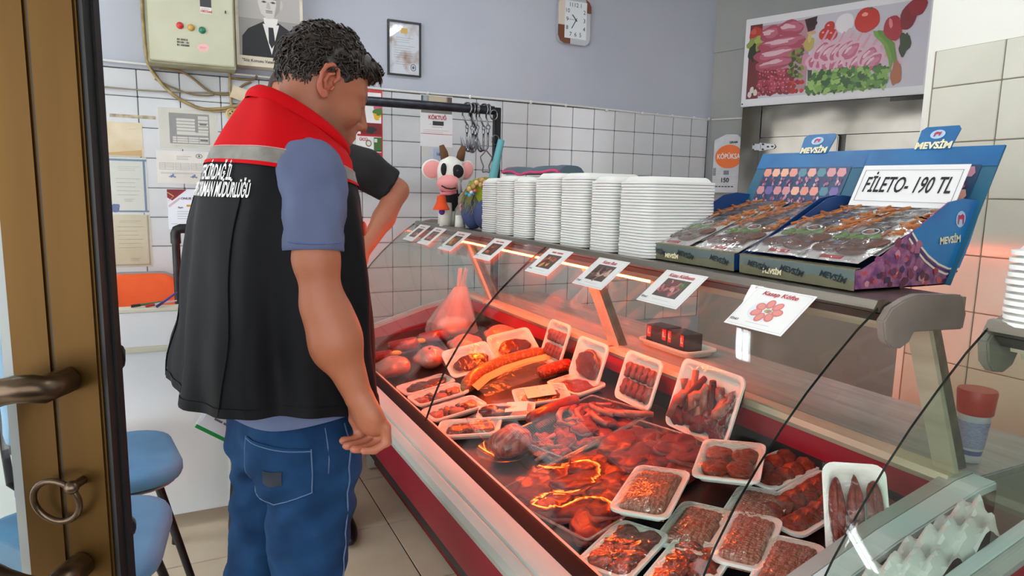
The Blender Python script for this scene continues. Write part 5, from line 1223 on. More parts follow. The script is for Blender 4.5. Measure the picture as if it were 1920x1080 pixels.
def pack_proto():
    t = thing('meatball_pack', 'pack', 'package', (0,0,0), (0,0,0))
    W, L = .15, .20
    MB().box(-W/2,-L/2,0,W/2,L/2,.003).build('backing', packbg, t, bevel=.001)
    for x, y, r in ((-.035,-.045,.3),(.025,-.055,-.2),(-.005,-.025,.1),(.045,-.02,.5)):
        MB().ball((x,y,.007), (.036,.024,.003), 14, 8, Matrix.Rotation(r,3,'Z')).build('patty', pattym, t, smooth=180)
    mb = MB(); rn = random.Random(2)
    for i in range(9): mb.ball((rn.uniform(-.05,.03),.006+rn.uniform(-.010,.010),.006), (.017,.010,.0035), 8, 5, Matrix.Rotation(rn.uniform(0,3),3,'Z'))
    q = mb.build('lettuce', lettu, t, smooth=180); q['kind'] = 'stuff'
    mb = MB()
    for i in range(16): a = rn.uniform(0,3); x, y = (-.05+rn.uniform(-.02,.02) if i % 2 else .05+rn.uniform(-.02,.02)), .06+rn.uniform(-.03,.03); mb.obox((x,y,.006), (.016*math.cos(a),.016*math.sin(a),0), (-.003*math.sin(a),.003*math.cos(a),0), (0,0,.003))
    q = mb.build('fries', potat, t); q['kind'] = 'stuff'
    MB().prism([(-.03,.098),(-.022,.03),(.022,.03),(.03,.098)], .004, .0052, 'z').build('black_band', packblk, t)
    MB().tube([(.018*math.cos(a), .038+.014*math.sin(a), .006) for a in [2*math.pi*i/20 for i in range(20)]], .0012, 5, closed=True).build('logo_ring', mat('white_print'), t)
    MB().ball((0,.038,.006), (.009,.007,.002), 10, 6).build('logo_disc', potat, t, smooth=180)
    MB().box(-.02,-.094,.004,.03,-.083,.0052).build('red_label', mat('red_label', '#b5232a', .4), t)
    def f(u, v):
        x, y = (u-.5)*W*1.04, (v-.5)*L*1.04; e = max(0, 1-(2*u-1)**4)*max(0, 1-(2*v-1)**4); return (x, y, .003+.009*e+.002*math.sin(31*u+9*v)*e+.0015*math.sin(23*v-12*u))
    mb = MB(); mb.grid(f, 14, 16); mb.build('film', film, t, smooth=180)
    return t
pk0 = pack_proto(); first = True; SL = math.atan2(1.388-1.245, 1.545-1.27)
rp_ = random.Random(11)
for cname, y0, y1, rows_, two in (('carton beside the foam trays', 1.268, 1.625, 4, 0), ('carton at the counter end', .93, 1.247, 5, 0)):
    for col_ in range(2):
        for r in range(rows_):
            o = pk0 if first else copy_tree(pk0); first = False
            u = .03+.058*r; x = 1.262+.085*math.cos(SL)+u; z = 1.209+(x-1.272)*.44+.011*(rows_-1-r)
            y = y0+.013+.075+(y1-y0-.026-.15)*(1-col_)
            p = cw((x, y+rp_.uniform(-.004,.004), z)); o.location = p
            o.rotation_euler = Euler((math.radians(21.5), 0, math.radians(-90)+rp_.uniform(-.05,.05)), 'XYZ')
            if r == 0: o.scale = (1.06, 1.12, 1.1)
            nm = ['foremost', 'second', 'third', 'fourth', 'rearmost'][r] if r < rows_-1 else 'rearmost'
            tag(o, '%s meatball pack of the %s row in the %s' % (nm, ['left', 'right'][col_], cname), 'package', 'meatball packs')
# FİLETO price card
def fileto():
    a = Vector((1.588, 1.215, 1.372)); b = Vector((1.588, .945, 1.372)); up = Vector((.052, 0, .105)); o0 = cw((a+b)/2)
    t = thing('price_card', 'white price card reading FİLETO- 190 TL leaning in the end carton', 'price card', o0)
    A, B_, U = cw(a)-o0, cw(b)-o0, up; n = (B_-A).normalized().cross(U.normalized())
    if n.x > 0: n = -n
    cardm = mat('card_white', '#e2e3e2', .35)
    MB().add([A, B_, B_+U, A+U, A-n*.0015, B_-n*.0015, B_+U-n*.0015, A+U-n*.0015], [(0,1,2,3),(7,6,5,4),(0,4,5,1),(1,5,6,2),(2,6,7,3),(3,7,4,0)]).build('card', cardm, t)
    rt = (B_-A).normalized(); u = U.normalized(); nn = rt.cross(u); M = Matrix((rt, u, nn)).transposed().to_euler(); c = (A+B_)/2+U*.5
    text('FİLETO- 190 TL', .062, black, t, c+n*.0012, M, bold=.0008, shear=.12, width=.225)
    for s0, s1 in ((.06,.94),):
        for v in (.12, .88): MB().bar(A.lerp(B_, .04)+U*v+n*.0008, A.lerp(B_, .96)+U*v+n*.0008, .0008, .0008).build('border_line', greyink, t)
        for w in (.04, .96): MB().bar(A.lerp(B_, w)+U*.12+n*.0008, A.lerp(B_, w)+U*.88+n*.0008, .0008, .0008).build('border_line', greyink, t)
fileto()
# ---- price cards clipped under the front rail, lying on the glass
gdir = Vector((1.152-1.036, 0, 1.186-1.096)).normalized(); gn = Vector((-gdir.z, 0, gdir.x))
def pcard(y, title, kind, lb, L=.122):
    o0 = cw((1.146, y, 1.184)+0*Vector() if False else (1.146, y, 1.184)); t = thing('price_card', lb, 'price card', o0, (0,0,0), 'picture price cards along the glass')
    rt = Vector((0,-1,0)); up = gdir; M = Matrix((rt, up, rt.cross(up))).transposed().to_euler(); 
    def Q(x, v, off=.0085): return rt*x-gdir*(L/2-v)+gn*off
    t.rotation_euler = M; inv = Matrix((rt, up, rt.cross(up)))
    def Lc(x, v, off=0): return (x, -(L/2)+v, .0085+off)
    MB().box(-.078,-L,.0080,.078,0,.0092).build('card', mat('card_white'), t)
    p = Paint(); p.z = .0095; p.rect(-.074,-L+.004,.074,-.004,'#b9b9b4'); p.rect(-.073,-L+.005,.073,-.005,'#dfe0dc')
    rn = random.Random(int(y*100))
    def clump(cx, cy, rx, ry, pal, n=26, s=.012):
        for i in range(n): a = rn.uniform(0,6.28); r = math.sqrt(rn.random()); p.oval(cx+rx*r*math.cos(a), cy+ry*r*math.sin(a), s*rn.uniform(.5,1.2), s*rn.uniform(.3,.8), rn.choice(pal), rn.uniform(0,3), 10, .2)
    if kind == 'kofte':
        p.oval(-.006,-.068,.042,.032,'#cfd6dc'); 
        for i in range(7): a = 2*math.pi*i/7; p.oval(.0+.026*math.cos(a),-.066+.021*math.sin(a),.014,.011,'#c05a4c',a); p.oval(.0+.026*math.cos(a),-.065+.021*math.sin(a),.010,.007,'#cf7466',a)
        p.oval(.002,-.066,.010,.006,'#7f9a4a'); p.oval(.004,-.067,.005,.004,'#b5433a')
    else:
        pal = {'lamb': ['#8a3f43','#a85f5c','#6b2f33','#c08a7f'], 'grill': ['#7a3a24','#a85a34','#4c2416','#c98a4a'], 'chop': ['#6b4a3f','#8f6a5a','#3f2a24','#b59a84'], 'mix': ['#b5503a','#c98a3a','#5a7a2c','#8f2f2a']}[kind]
        p.rect(-.044,-L+.028,.046,-.028,'#4a3a35'); clump(.0,-.062,.038,.024,pal); 
        if kind == 'lamb': clump(.032,-.045,.010,.010,['#3f5f24','#5a7a34'],10,.007)
    p.rect(-.030,-L+.016,.035,-L+.0166,'#7a7a78')
    if not title: p.rect(-.036,-.020,-.008,-.013,'#b85a55'); p.rect(-.003,-.020,.036,-.013,'#b85a55')
    p.build(t)
    if title: text(title, .017, redink, t, (-.002,-.017,.0108), bold=.0004, shear=.15, width=min(.095,.0085*len(title)))
    text('FİYAT', .0085, black, t, (-.060,-L+.016,.0108), bold=.0002)
pcard(1.008,'Kasap Köfte','kofte','glass price card headed Kasap Köfte with a ring of meatballs'); pcard(1.318,'Kuzu Külbastı','lamb','glass price card headed Kuzu Külbastı with lamb slices')
pcard(1.63,'Kuzu But','chop','glass price card headed Kuzu But with a roasted leg'); pcard(1.93,'','grill','price card with brown grilled meat picture, right of the glass joint')
pcard(2.365,'','grill','price card with brown meat picture, left of the glass joint'); pcard(2.75,'','mix','price card with orange stew picture above the far rear post')
pcard(3.03,'','lamb','second price card from the far end of the glass'); pcard(3.25,'','chop','farthest price card, at the far end of the glass')
# ---- toys at the far end
TY = lambda x, y: cw((x, y, 1.1965))
crw = mat('white_crochet', '#dedfd6', .85, wave=(120,1,'Z',.25), bump=.2, bscale=300); crp = mat('pink_crochet', '#e59a98', .85, wave=(120,1,'Z',.25)); crb = mat('black_crochet', '#121214', .85, wave=(120,1,'Z',.25)); crn = mat('brown_crochet', '#5f3f22', .85, wave=(120,1,'Z',.25)); cro = mat('orange_crochet', '#e4501c', .8, wave=(120,1,'Z',.25)); crg = mat('grey_crochet', '#8d8a88', .85, wave=(120,1,'Z',.25))
t = thing('toy_cow', 'crochet toy cow with pink ears and muzzle standing on the far end of the counter', 'toy', TY(1.205, 3.08), (0,0,math.radians(-12))); t.scale = (1.16,)*3
def TB(mb, n, m, par=None, tt=None): return mb.build(n, m, par or tt or t, smooth=180)
hd = TB(MB().ball((0,0,.225), (.060,.058,.066), 20, 14), 'head', crw); TB(MB().ball((-.014,-.048,.178), (.050,.040,.036), 18, 12), 'muzzle', crp, hd)
TB(MB().tube([(-.048,-.078,.168),(-.030,-.087,.158),(-.010,-.089,.156),(.010,-.084,.160)], .003, 6), 'mouth', crb, hd)
for s, x, w in ((-1,-.075,.046),(1,.068,.030)):
    e = TB(MB().ball((x,.0,.235), (w,.012,.042), 16, 10, Matrix.Rotation(.25*s,3,'Y')), 'ear', crw, hd if False else None); TB(MB().ball((x,-.008,.235), (w*.86,.009,.036), 16, 10, Matrix.Rotation(.25*s,3,'Y')), 'inner_ear', crp, e)
for s, x in ((-1,-.022),(1,.040)):
    TB(MB().tube([(x,.0,.275),(x+s*.006,-.0,.305),(x+s*.016,.0,.335)], [.018,.017,.010], 12), 'horn', crn)
TB(MB().ball((.022,-.050,.228), (.026,.013,.028), 14, 10), 'eye_patch', crb, hd); TB(MB().ball((.020,-.063,.230), .006, 10, 8), 'eye', mat('eye_gloss', '#2a2a2c', .1), hd); TB(MB().ball((-.034,-.045,.235), (.013,.012,.026), 12, 10), 'eye_patch', crb, hd)
TB(MB().ball((.018,.03,.115), (.050,.062,.052), 18, 12), 'body', crb)
for x, y in ((-.015,-.012),(.045,-.005),(-.010,.075),(.045,.08)): TB(MB().tube([(x,y,.10),(x-.004,y,.05),(x-.006,y,.0)], [.022,.024,.026], 14), 'leg', crw)
be = TB(MB().lathe([(.006,.0),(.018,-.004),(.021,-.030),(.034,-.055),(.034,-.060)], 20, (-.045,-.055,.130)), 'bell', cro); TB(MB().ball((-.043,-.057,.062), .013, 12, 8), 'bell_clapper', mat('purple_crochet', '#5d2f8a', .85), be)
TB(MB().tube([(-.04,-.03,.15),(-.045,-.055,.135),(-.01,-.06,.138),(.015,-.05,.145)], .008, 8), 'neck_ribbon', mat('pink_ribbon', '#d9838f', .7))
t = thing('toy_donkey', 'small grey crochet donkey with pink nose between the cow and the blue toy', 'toy', TY(1.225, 2.95), (0,0,math.radians(-20))); t.scale = (1.2,)*3
hd = TB(MB().ball((0,-.015,.105), (.026,.032,.038), 16, 12), 'head', crg); TB(MB().ball((0,-.035,.082), (.022,.024,.022), 14, 10), 'nose', mat('dusty_pink_crochet', '#c98f8c', .85), hd); TB(MB().ball((.012,-.042,.118), (.009,.006,.007), 10, 8), 'eye', mat('eye_blue', '#8fb4cc', .3), hd)
TB(MB().ball((0,.015,.05), (.036,.045,.036), 16, 12), 'body', crg)
for x in (-.02, .02): TB(MB().tube([(x,-.012,.05),(x,-.016,0)], [.016,.018], 12), 'leg', crw); TB(MB().tube([(x*.8,.0,.135),(x*1.1,.004,.185)], [.009,.006], 10), 'ear', crg)
TB(MB().tube([(-.015,-.05,.09),(.0,-.06,.06),(.012,-.055,.03),(.02,-.05,.012)], .003, 6), 'lead', mat('magenta_cord', '#b01f6a', .7))
t = thing('toy_doll', 'rounded blue toy with straw hair, beads and lime knitted shawl', 'toy', TY(1.262, 2.855), (0,0,math.radians(-35))); t.scale = (1.12,)*3
blu = mat('slate_blue_cloth', '#3d4c78', .7); TB(MB().ball((-.03,.02,.085), (.055,.055,.086), 20, 14), 'body', blu); TB(MB().ball((.03,-.03,.075), (.050,.055,.076), 20, 14), 'body_lobe', blu)
TB(MB().ball((.02,.0,.17), (.062,.055,.045), 18, 12), 'head', mat('straw_cap', '#8f8236', .8, col2='#6f6424', nscale=40))
mb = MB(); rn = random.Random(4)
for i in range(130):
    a = rn.uniform(0,6.28); r = .055; L = rn.uniform(.05,.13); x, y = .005+r*math.cos(a), r*math.sin(a)*.9; mb.tube([(x*.5,y*.5,.205),(x,y,.18),(x*1.25-.012,y*1.2,.18-L*.6),(x*1.3-.018+rn.uniform(-.02,.02),y*1.25,.185-L)], [.0016,.0016,.0013,.0006], 4, caps=False)
q = TB(mb, 'straw_hair', mat('straw', '#a8983c', .7, col2='#7f8a2a', nscale=30)); q['kind'] = 'stuff'
TB(MB().prism([(-.03,.19),(.07,.20),(.075,.09),(.035,.055),(.0,.13)], -.072, -.060, 'y'), 'shawl', mat('lime_knit', '#8f9a1c', .85, bump=.5, bscale=150))
for i, (x, z, c) in enumerate(((-.03,.165,'#c9a26a'),(-.012,.176,'#b8905a'),(.0,.19,'#d0ab74'),(.018,.182,'#c9a26a'),(.022,.20,'#b8905a'),(.036,.192,'#d0ab74'),(-.04,.145,'#3f8fc0'),(-.028,.140,'#5fb0c9'),(-.02,.152,'#e0e4e4'),(-.012,.146,'#2f6fa8'),(-.006,.158,'#c9685a'))): TB(MB().ball((x,-.078,z), .0105 if i < 6 else .0075, 10, 8), 'bead', mat('bead_'+c, c, .4))
# folded cloth on top of the first stacks
def cloth(lo):
    mb = MB()
    def f(u, v):
        x, y = 1.345+.115*v+.008*math.sin(9*u), 2.30+.50*u; e = 1-(2*v-1)**4
        return tuple(cw((x, y, 1.4475+(.004 if lo else .014+.020*e+.006*math.sin(8*u)+.004*math.sin(17*u+3*v)))))
    return mb, f
mb, f = cloth(False); mb.grid(f, 40, 8); mb2, f2 = cloth(True); mb.grid(f2, 40, 8)
for v in (0, 1): mb.grid(lambda u, w: tuple(Vector(f(u, v)).lerp(Vector(f2(u, v)), w)), 40, 1)
for u in (0, 1): mb.grid(lambda v, w: tuple(Vector(f(u, v)).lerp(Vector(f2(u, v)), w)), 8, 1)
o = mb.build('folded_cloth', mat('grey_blue_towel', '#50616b', .9, bump=.4, bscale=250), smooth=60); tag(o, 'grey-blue towel with pink hem lying across the first foam tray stacks', 'towel')
MB().tube([Vector(f(u, 0))+Vector((-.002,0,-.004)) for u in [i/40 for i in range(41)]], .0055, 6).build('pink_hem', mat('pink_hem', '#c43a6a', .8), o, smooth=180)
MB().tube([Vector(f(1, v))+Vector((0,.002,-.004)) for v in [i/10 for i in range(11)]], .0055, 6).build('pink_hem', mat('pink_hem'), o, smooth=180)
# ================================================================ meat in the long counter
wrap = clear('cling_film', '#fffdfb', .05, 1.55, bump=.55, bscale=26, boost=.02)
rawred = mat('raw_beef', '#66080e', .5, col2='#450409', nscale=26, ndet=6, nramp=(.35,.7), bump=.3, bscale=90, coat=.10, spec=.3)
rawedge = mat('raw_beef_fat', '#a8493f', .5, col2='#7d201c', nscale=30, coat=.1); bone = mat('bone_fat', '#b5705f', .45, col2='#8a3c34', nscale=25, coat=.2, bump=.2, bscale=60)
liver = mat('liver', '#5a1c1e', .22, col2='#44141a', nscale=12, coat=.6); mincem = mat('minced_meat', '#8a4a3c', .5, col2='#b07f6c', nscale=40, nramp=(.4,.6), stretch=(1,7,1), bump=.3, bscale=60, wave=(55,3,'X',.5))
pattyr = mat('raw_patty', '#7c3122', .45, col2='#5c2016', nscale=70, ndet=4, nramp=(.4,.65), bump=.7, bscale=130, coat=.15); chickm = mat('poultry_skin', '#c98a76', .4, col2='#b06a58', nscale=20, bump=.3, bscale=50, coat=.25, sss=.1)
sausm = mat('red_sausage', '#6e1414', .3, col2='#8d2a1c', nscale=60, coat=.4, bump=.15, bscale=120); sujukm = mat('spotted_sausage', '#8f2412', .3, col2='#c4602c', nscale=90, ndet=3, nramp=(.5,.6), coat=.4); wurstm = mat('bologna_casing', '#8d4a26', .3, col2='#b0803a', nscale=110, ndet=3, nramp=(.5,.62), coat=.4)
petm = clear('clear_tray_plastic', '#f6f6f4', .04, 1.5, boost=.02)
SLA = math.atan(.14)
def DM(x, y, lift=0, rz=0, tilt=0, axis='Y'):
    """frame on the sloping deck: position in counter coordinates, turn, then lean"""
    p = cw((x, y, deckz(x)+.001+lift)); return Matrix.Translation(p) @ Matrix.Rotation(-SLA, 4, 'Y') @ Matrix.Rotation(rz, 4, 'Z') @ Matrix.Rotation(tilt, 4, axis)
def place(name, me, M, label, cat, group=None):
    o = link(name, me); o.matrix_world = M; return tag(o, label, cat, group)
_tm = {}
def ftray(x, y, w, l, M, label, h=.026, wrapped=True, bulge=.012, group='filled foam trays'):
    k = (w, l, h)
    if k not in _tm:
        fm = MB(); fm.grid(lambda u, v: ((u-.5)*(w-.004), (v-.5)*(l-.004), h-.001+bulge*max(0,1-(2*u-1)**2)**.6*max(0,1-(2*v-1)**2)**.6+.0012*math.sin(19*u+7*v)+.001*math.sin(27*v-9*u)), 16, 12)
        _tm[k] = (tray_mesh(w, l, h, up=True, r=.025), fm.mesh('film', wrap, smooth=180))
    t = thing('wrapped_tray', label, 'meat tray', (0,0,0), (0,0,0), group); t.matrix_world = M
    link('tray', _tm[k][0], t)
    if wrapped: link('film', _tm[k][1], t)
    return t
def blob(rx, ry, h, seed, n=28, wobk=.14, m=None, ph=0, name='steak', rim=None, dome=.5):
    r = random.Random(seed); A = [(k, r.uniform(0,6.28), r.uniform(.3,1)*wobk/(k**.6)) for k in (2,3,4,5,7)]
    mb = MB(); rings = []
    def rad(a): return 1+sum(q*math.sin(k*a+p) for k, p, q in A)
    for s, z in ((.88,0),(1,.25),(1.0,.62),(.95,.86),(.80,1.0),(.45,1.0+.10*dome),(.15,1.0+.14*dome)):
        rings.append([(rx*s*rad(a)*math.cos(a), ry*s*rad(a)*math.sin(a), h*z*(1+.16*math.sin(3*a+seed)*s)+.002*math.sin(9*a*s+seed)) for a in [2*math.pi*i/n for i in range(n)]])
    if rim is not None:
        mb.mi = 1; mb.rings(rings[:4], True, False); mb.mi = 0; mb.rings(rings[3:], False, True); return mb.mesh(name, [m, rim], smooth=60)
    mb.rings(rings); return mb.mesh(name, m, smooth=180)
def patty_mesh(rx, ry, h, seed): return blob(rx, ry, h, seed, 18, .05, pattyr, name='patty')
PM = [patty_mesh(.034, .034, .013, s) for s in (1,2,3)]; KM = [patty_mesh(.013, .026, .018, s) for s in (4,5,6)]
rm = random.Random(21)
ORD = ['first', 'second', 'third', 'fourth', 'fifth', 'sixth', 'seventh']
def patties(T, rows_, cols, dx, dy, label, lean=.6, z=.008, meshes=None, rad=.03):
    g = 'meatballs in '+label
    for j in range(rows_):
        for i in range(cols):
            me = rm.choice(meshes or PM)
            M = T @ Matrix.Translation(((i-(cols-1)/2)*dx+rm.uniform(-.002,.002), (j-(rows_-1)/2)*dy+rm.uniform(-.003,.003), z)) @ Matrix.Rotation(-lean, 4, 'Y') @ Matrix.Rotation(rm.uniform(0,.5), 4, 'Z')
            place('patty', me, M, 'raw meatball in %s' % label, 'meatball', g)
def mince(T, w, l, label, h=.03):
    mb = MB()
    def f(u, v):
        e = max(0, 1-(2*u-1)**6)**.5*max(0, 1-(2*v-1)**6)**.5; return ((u-.5)*w, (v-.5)*l, .006+h*e+.0022*math.sin(u*70+2.5*math.sin(v*6)+3*math.sin(v*17))*e)
    mb.grid(f, 90, 20); me = mb.mesh('minced_meat', mincem, smooth=180); place('minced_meat', me, T, label, 'minced meat')
# --- leaning trays along the rear liner
def lean(x, y, lift=0, back=1.12, rz=0): return DM(x, y, lift, rz) @ Matrix.Rotation(-back, 4, 'Y')
def leaned(y, w, hgt, label, x=1.385, back=1.12, rz=0):
    M = lean(x, y, .004, back, rz) @ Matrix.Translation((hgt/2, 0, 0)); return ftray(0, 0, hgt, w, M, label), M
t, M = leaned(2.38, .17, .185, 'foam tray of ten finger meatballs leaning farthest along the rear of the counter', 1.39); patties(M, 2, 5, .0, 0, 'x') if False else None
for j in range(2):
    for i in range(5): place('finger_meatball', rm.choice(KM), M @ Matrix.Translation((-.035+.062*j-.0, (2-i)*-.028-.002+.004*j, .010)) @ Matrix.Rotation(math.pi/2+rm.uniform(-.12,.12), 4, 'Z'), 'finger meatball of the %s row in the farthest leaning tray' % ('lower' if j == 0 else 'upper'), 'meatball', 'finger meatballs, farthest leaning tray')
t, M = leaned(2.115, .205, .165, 'foam tray with one glossy dark slab of meat leaning second along the rear', 1.385); place('meat_slab', blob(.054,.078,.024,31,30,.10,liver,name='meat_slab'), M @ Matrix.Translation((-.014,0,.007)), 'glossy dark red meat slab in the second leaning tray', 'meat')
t, M = leaned(1.81, .20, .178, 'foam tray of ten finger meatballs leaning behind the chops', 1.385)
for j in range(2):
    for i in range(5): place('finger_meatball', rm.choice(KM), M @ Matrix.Translation((-.038+.060*j, (2-i)*-.032-.002+.004*j, .010)) @ Matrix.Rotation(math.pi/2+rm.uniform(-.12,.12), 4, 'Z') @ Matrix.Scale(1.12, 4), 'finger meatball of the %s row in the tray leaning behind the chops' % ('lower' if j == 0 else 'upper'), 'meatball', 'finger meatballs behind the chops')
t, M = leaned(1.49, .265, .222, 'large foam tray of trimmed ribs and fat leaning behind the steaks', 1.375)
for i in range(9):
    w = .075+.03*rm.random(); P = [Vector((-.05+rm.uniform(-.03,.03)+.12*k/6-.01, -.105+.026*i+.012*math.sin(k+i), .012+.012*math.sin(k*.8+i)+.006*(i%2))) for k in range(7)]
    o = MB().tube(P, [.008+.006*math.sin(.5*k+.3)+.003*(i%3) for k in range(7)], 8).build('rib_strip', bone if i % 3 else rawred, smooth=180); o.matrix_world = M; tag(o, '%s trimmed rib strip in the large leaning tray' % ('pale fatty' if i % 3 else 'dark lean'), 'meat', 'rib strips in the large leaning tray')
for i in range(5): place('meat_piece', blob(.035,.028,.02,40+i,22,.2,rawred,name='meat_piece'), M @ Matrix.Translation((-.07+.02*(i%2), -.09+.045*i, .008)) @ Matrix.Rotation(i, 4, 'Z'), 'dark meat piece at the bottom of the large leaning tray', 'meat', 'meat pieces in the large leaning tray')
# --- flat trays in the far half
T = DM(1.32, 2.085, .0, .1); ftray(0,0,.15,.20,T,'flat foam tray of red meat under the second leaning tray'); place('meat_slab', blob(.058,.076,.015,33,26,.1,rawred,name='meat_slab'), T @ Matrix.Translation((0,0,.006)), 'flat red meat slice in the tray under the leaning tray', 'meat')
for (x, y, rz, tl, lb, sd) in ((.865,2.475,.08,0,'long foam tray of liver nearest the front glass, by the wrapped poultry',51),(1.065,2.515,.05,.75,'foam tray of dark meat propped up before the third wrapped bird',52),(1.295,2.575,.03,.75,'foam tray of dark meat propped up beside the rear liner',53),
        (.865,2.335,.06,0,'foam tray of offal, second from the liver tray along the glass',54),(.86,2.165,.06,0,'foam tray of offal, third along the front glass',55),(.835,1.975,-.55,0,'foam tray of dark liver beside the wrapped joint',56)):
    T = DM(x, y, .004+(.055 if tl else 0), rz) @ Matrix.Rotation(tl, 4, 'X'); ftray(0,0,.215,.135,T,lb)
    if sd in (54, 55):
        for i in range(5): place('offal_piece', blob(.03,.02,.018,60+i+sd,20,.25,liver if i % 2 else bone,name='offal_piece'), T @ Matrix.Translation((-.07+.035*i, .012*math.sin(i*2.3), .007)) @ Matrix.Rotation(i*1.1, 4, 'Z'), '%s offal piece in the %s offal tray' % ('dark' if i % 2 else 'pale', 'second' if sd == 54 else 'third'), 'offal', 'offal in the flat trays')
    else: place('liver_slice', blob(.082,.036 if tl else .042,.020,sd,28,.08,liver,name='liver_slice'), T @ Matrix.Translation((.005,-.012 if tl else 0,.007)), 'dark liver slice in the tray '+{51:'by the glass',52:'propped before the third bird',53:'propped by the rear liner',56:'beside the wrapped joint'}[sd], 'liver')
T = DM(.985, 2.0, .012, -.55); ftray(0,0,.20,.125,T,'foam tray with dark sausage half and white paper label'); MBl = MB().box(.0,-.04,.034,.075,.045,.0355).build('paper_label', mat('card_white')); MBl.matrix_world = T; tag(MBl, 'white paper label lying on the dark sausage tray', 'label')
place('sausage_piece', blob(.06,.028,.03,71,24,.05,liver,name='sausage_piece'), T @ Matrix.Translation((-.04,0,.006)), 'dark sausage half in the tray with the white label', 'sausage')
T = DM(1.155, 2.06, .010, -.35); ftray(0,0,.20,.165,T,'foam tray of pastrami slices with cream labels in mid counter')
for i, c in enumerate(('#d9d0b0','#cfd3c4')):
    o = MB().box(-.055+.05*i,-.06,.036+.001*i,.0+.05*i,.05,.0372+.001*i).build('paper_label', mat('label_'+c, c, .5)); o.matrix_world = T; tag(o, ['cream', 'pale green'][i]+' paper label on the pastrami tray', 'label')
place('pastrami', blob(.07,.055,.016,72,26,.08,rawred,name='pastrami'), T @ Matrix.Translation((0,0,.006)), 'red pastrami slices in the mid counter tray', 'meat')
# --- sausages
def sausage(pts, r, m, label, name='sausage', tag_at=None):
    t = thing(name, label, 'sausage', cw((pts[0][0], pts[0][1], deckz(pts[0][0])+.001))); o0 = t.location.copy()
    P = []; pts = [Vector(cw((x, y, deckz(x)+r+.001+dz)))-o0 for x, y, dz in pts]
    for i in range(len(pts)-1):
        p0, p1, p2, p3 = pts[max(i-1,0)], pts[i], pts[i+1], pts[min(i+2,len(pts)-1)]
        for k in range(6): u = k/6; P.append(.5*((2*p1)+(-p0+p2)*u+(2*p0-5*p1+4*p2-p3)*u*u+(-p0+3*p1-3*p2+p3)*u**3))
    P.append(pts[-1]); n = len(P); MB().tube(P, [r*min(1, .25+1.6*math.sqrt(min(i, n-1-i)/n*2)) for i in range(n)], 14).build('casing', m, t, smooth=180)
    if tag_at is not None:
        c = P[0 if tag_at == 0 else -1]; MB().ball(c+Vector((.01,-.01,.01)), (.028,.018,.012), 10, 6).build('yellow_tie', mat('yellow_tie', '#d9b62c', .5, bump=.4, bscale=60), t, smooth=60)
sausage([(.78,2.99,0),(.83,2.97,0),(.88,2.96,0)], .027, sausm, 'short dark red sausage with yellow tie by the far front corner', tag_at=1)
sausage([(.88,3.06,0),(.95,3.04,.005),(1.03,3.05,0)], .032, sausm, 'fat dark red sausage with yellow tie, middle of the three at the far end', tag_at=1)
sausage([(1.05,3.10,0),(1.12,3.08,.005),(1.21,3.10,0)], .030, sausm, 'dark red sausage with yellow tie lying against the white bag', tag_at=1)
sausage([(.955,2.30,.0),(1.04,2.385,.01),(1.17,2.44,.014),(1.30,2.455,.014),(1.39,2.45,.01)], .030, wurstm, 'long curved speckled sausage in a clear bag across the counter', 'long_sausage')
def bagstripe():
    mb = MB(); n = 24
    P = [(.985,2.27),(1.07,2.345),(1.18,2.392),(1.30,2.405),(1.40,2.40)]
    def at(u):
        s = u*(len(P)-1); i = min(int(s), len(P)-2); q = s-i; return P[i][0]*(1-q)+P[i+1][0]*q, P[i][1]*(1-q)+P[i+1][1]*q
    mb.grid(lambda u, v: tuple(cw((at(u)[0]+.016*(v-.5), at(u)[1]-.022*(v-.5), deckz(at(u)[0])+.048-.016*v))), n, 3); mb.grid(lambda u, v: tuple(cw((at(u)[0]+.016*(v-.5), at(u)[1]-.022*(v-.5), deckz(at(u)[0])+.0472-.016*v))), n, 3)
    tag(mb.build('label_strip', mat('cream_label_strip', '#cdb67a', .5), smooth=180), 'cream printed strip along the long curved sausage', 'label')
bagstripe()
mb = MB(); mb.grid(lambda u, v: tuple(cw((1.00+.36*u, 2.20+.14*v+.08*u*(1-.3*u), deckz(1.0+.36*u)+.022+.010*math.sin(7*u)*math.sin(5*v)+.012*v))), 24, 12); o = mb.build('sausage_wrapper', clear('wrapper_film', '#fbf6ea', .06, 1.55, bump=.7, bscale=20, haze=.16, hazecol='#d9cfae'), smooth=180); tag(o, 'crumpled clear wrapper with pale printing beside the long sausage', 'wrapper')
sausage([(1.26,2.27,.0),(1.33,2.275,.004),(1.42,2.285,.0)], .026, sujukm, 'short orange speckled sausage between the wrapper and the leaning trays')
sausage([(1.00,1.885,.012),(1.09,1.90,.016),(1.18,1.925,.010),(1.235,1.95,.0)], .022, sausm, 'long dark dried sausage lying before the chops')
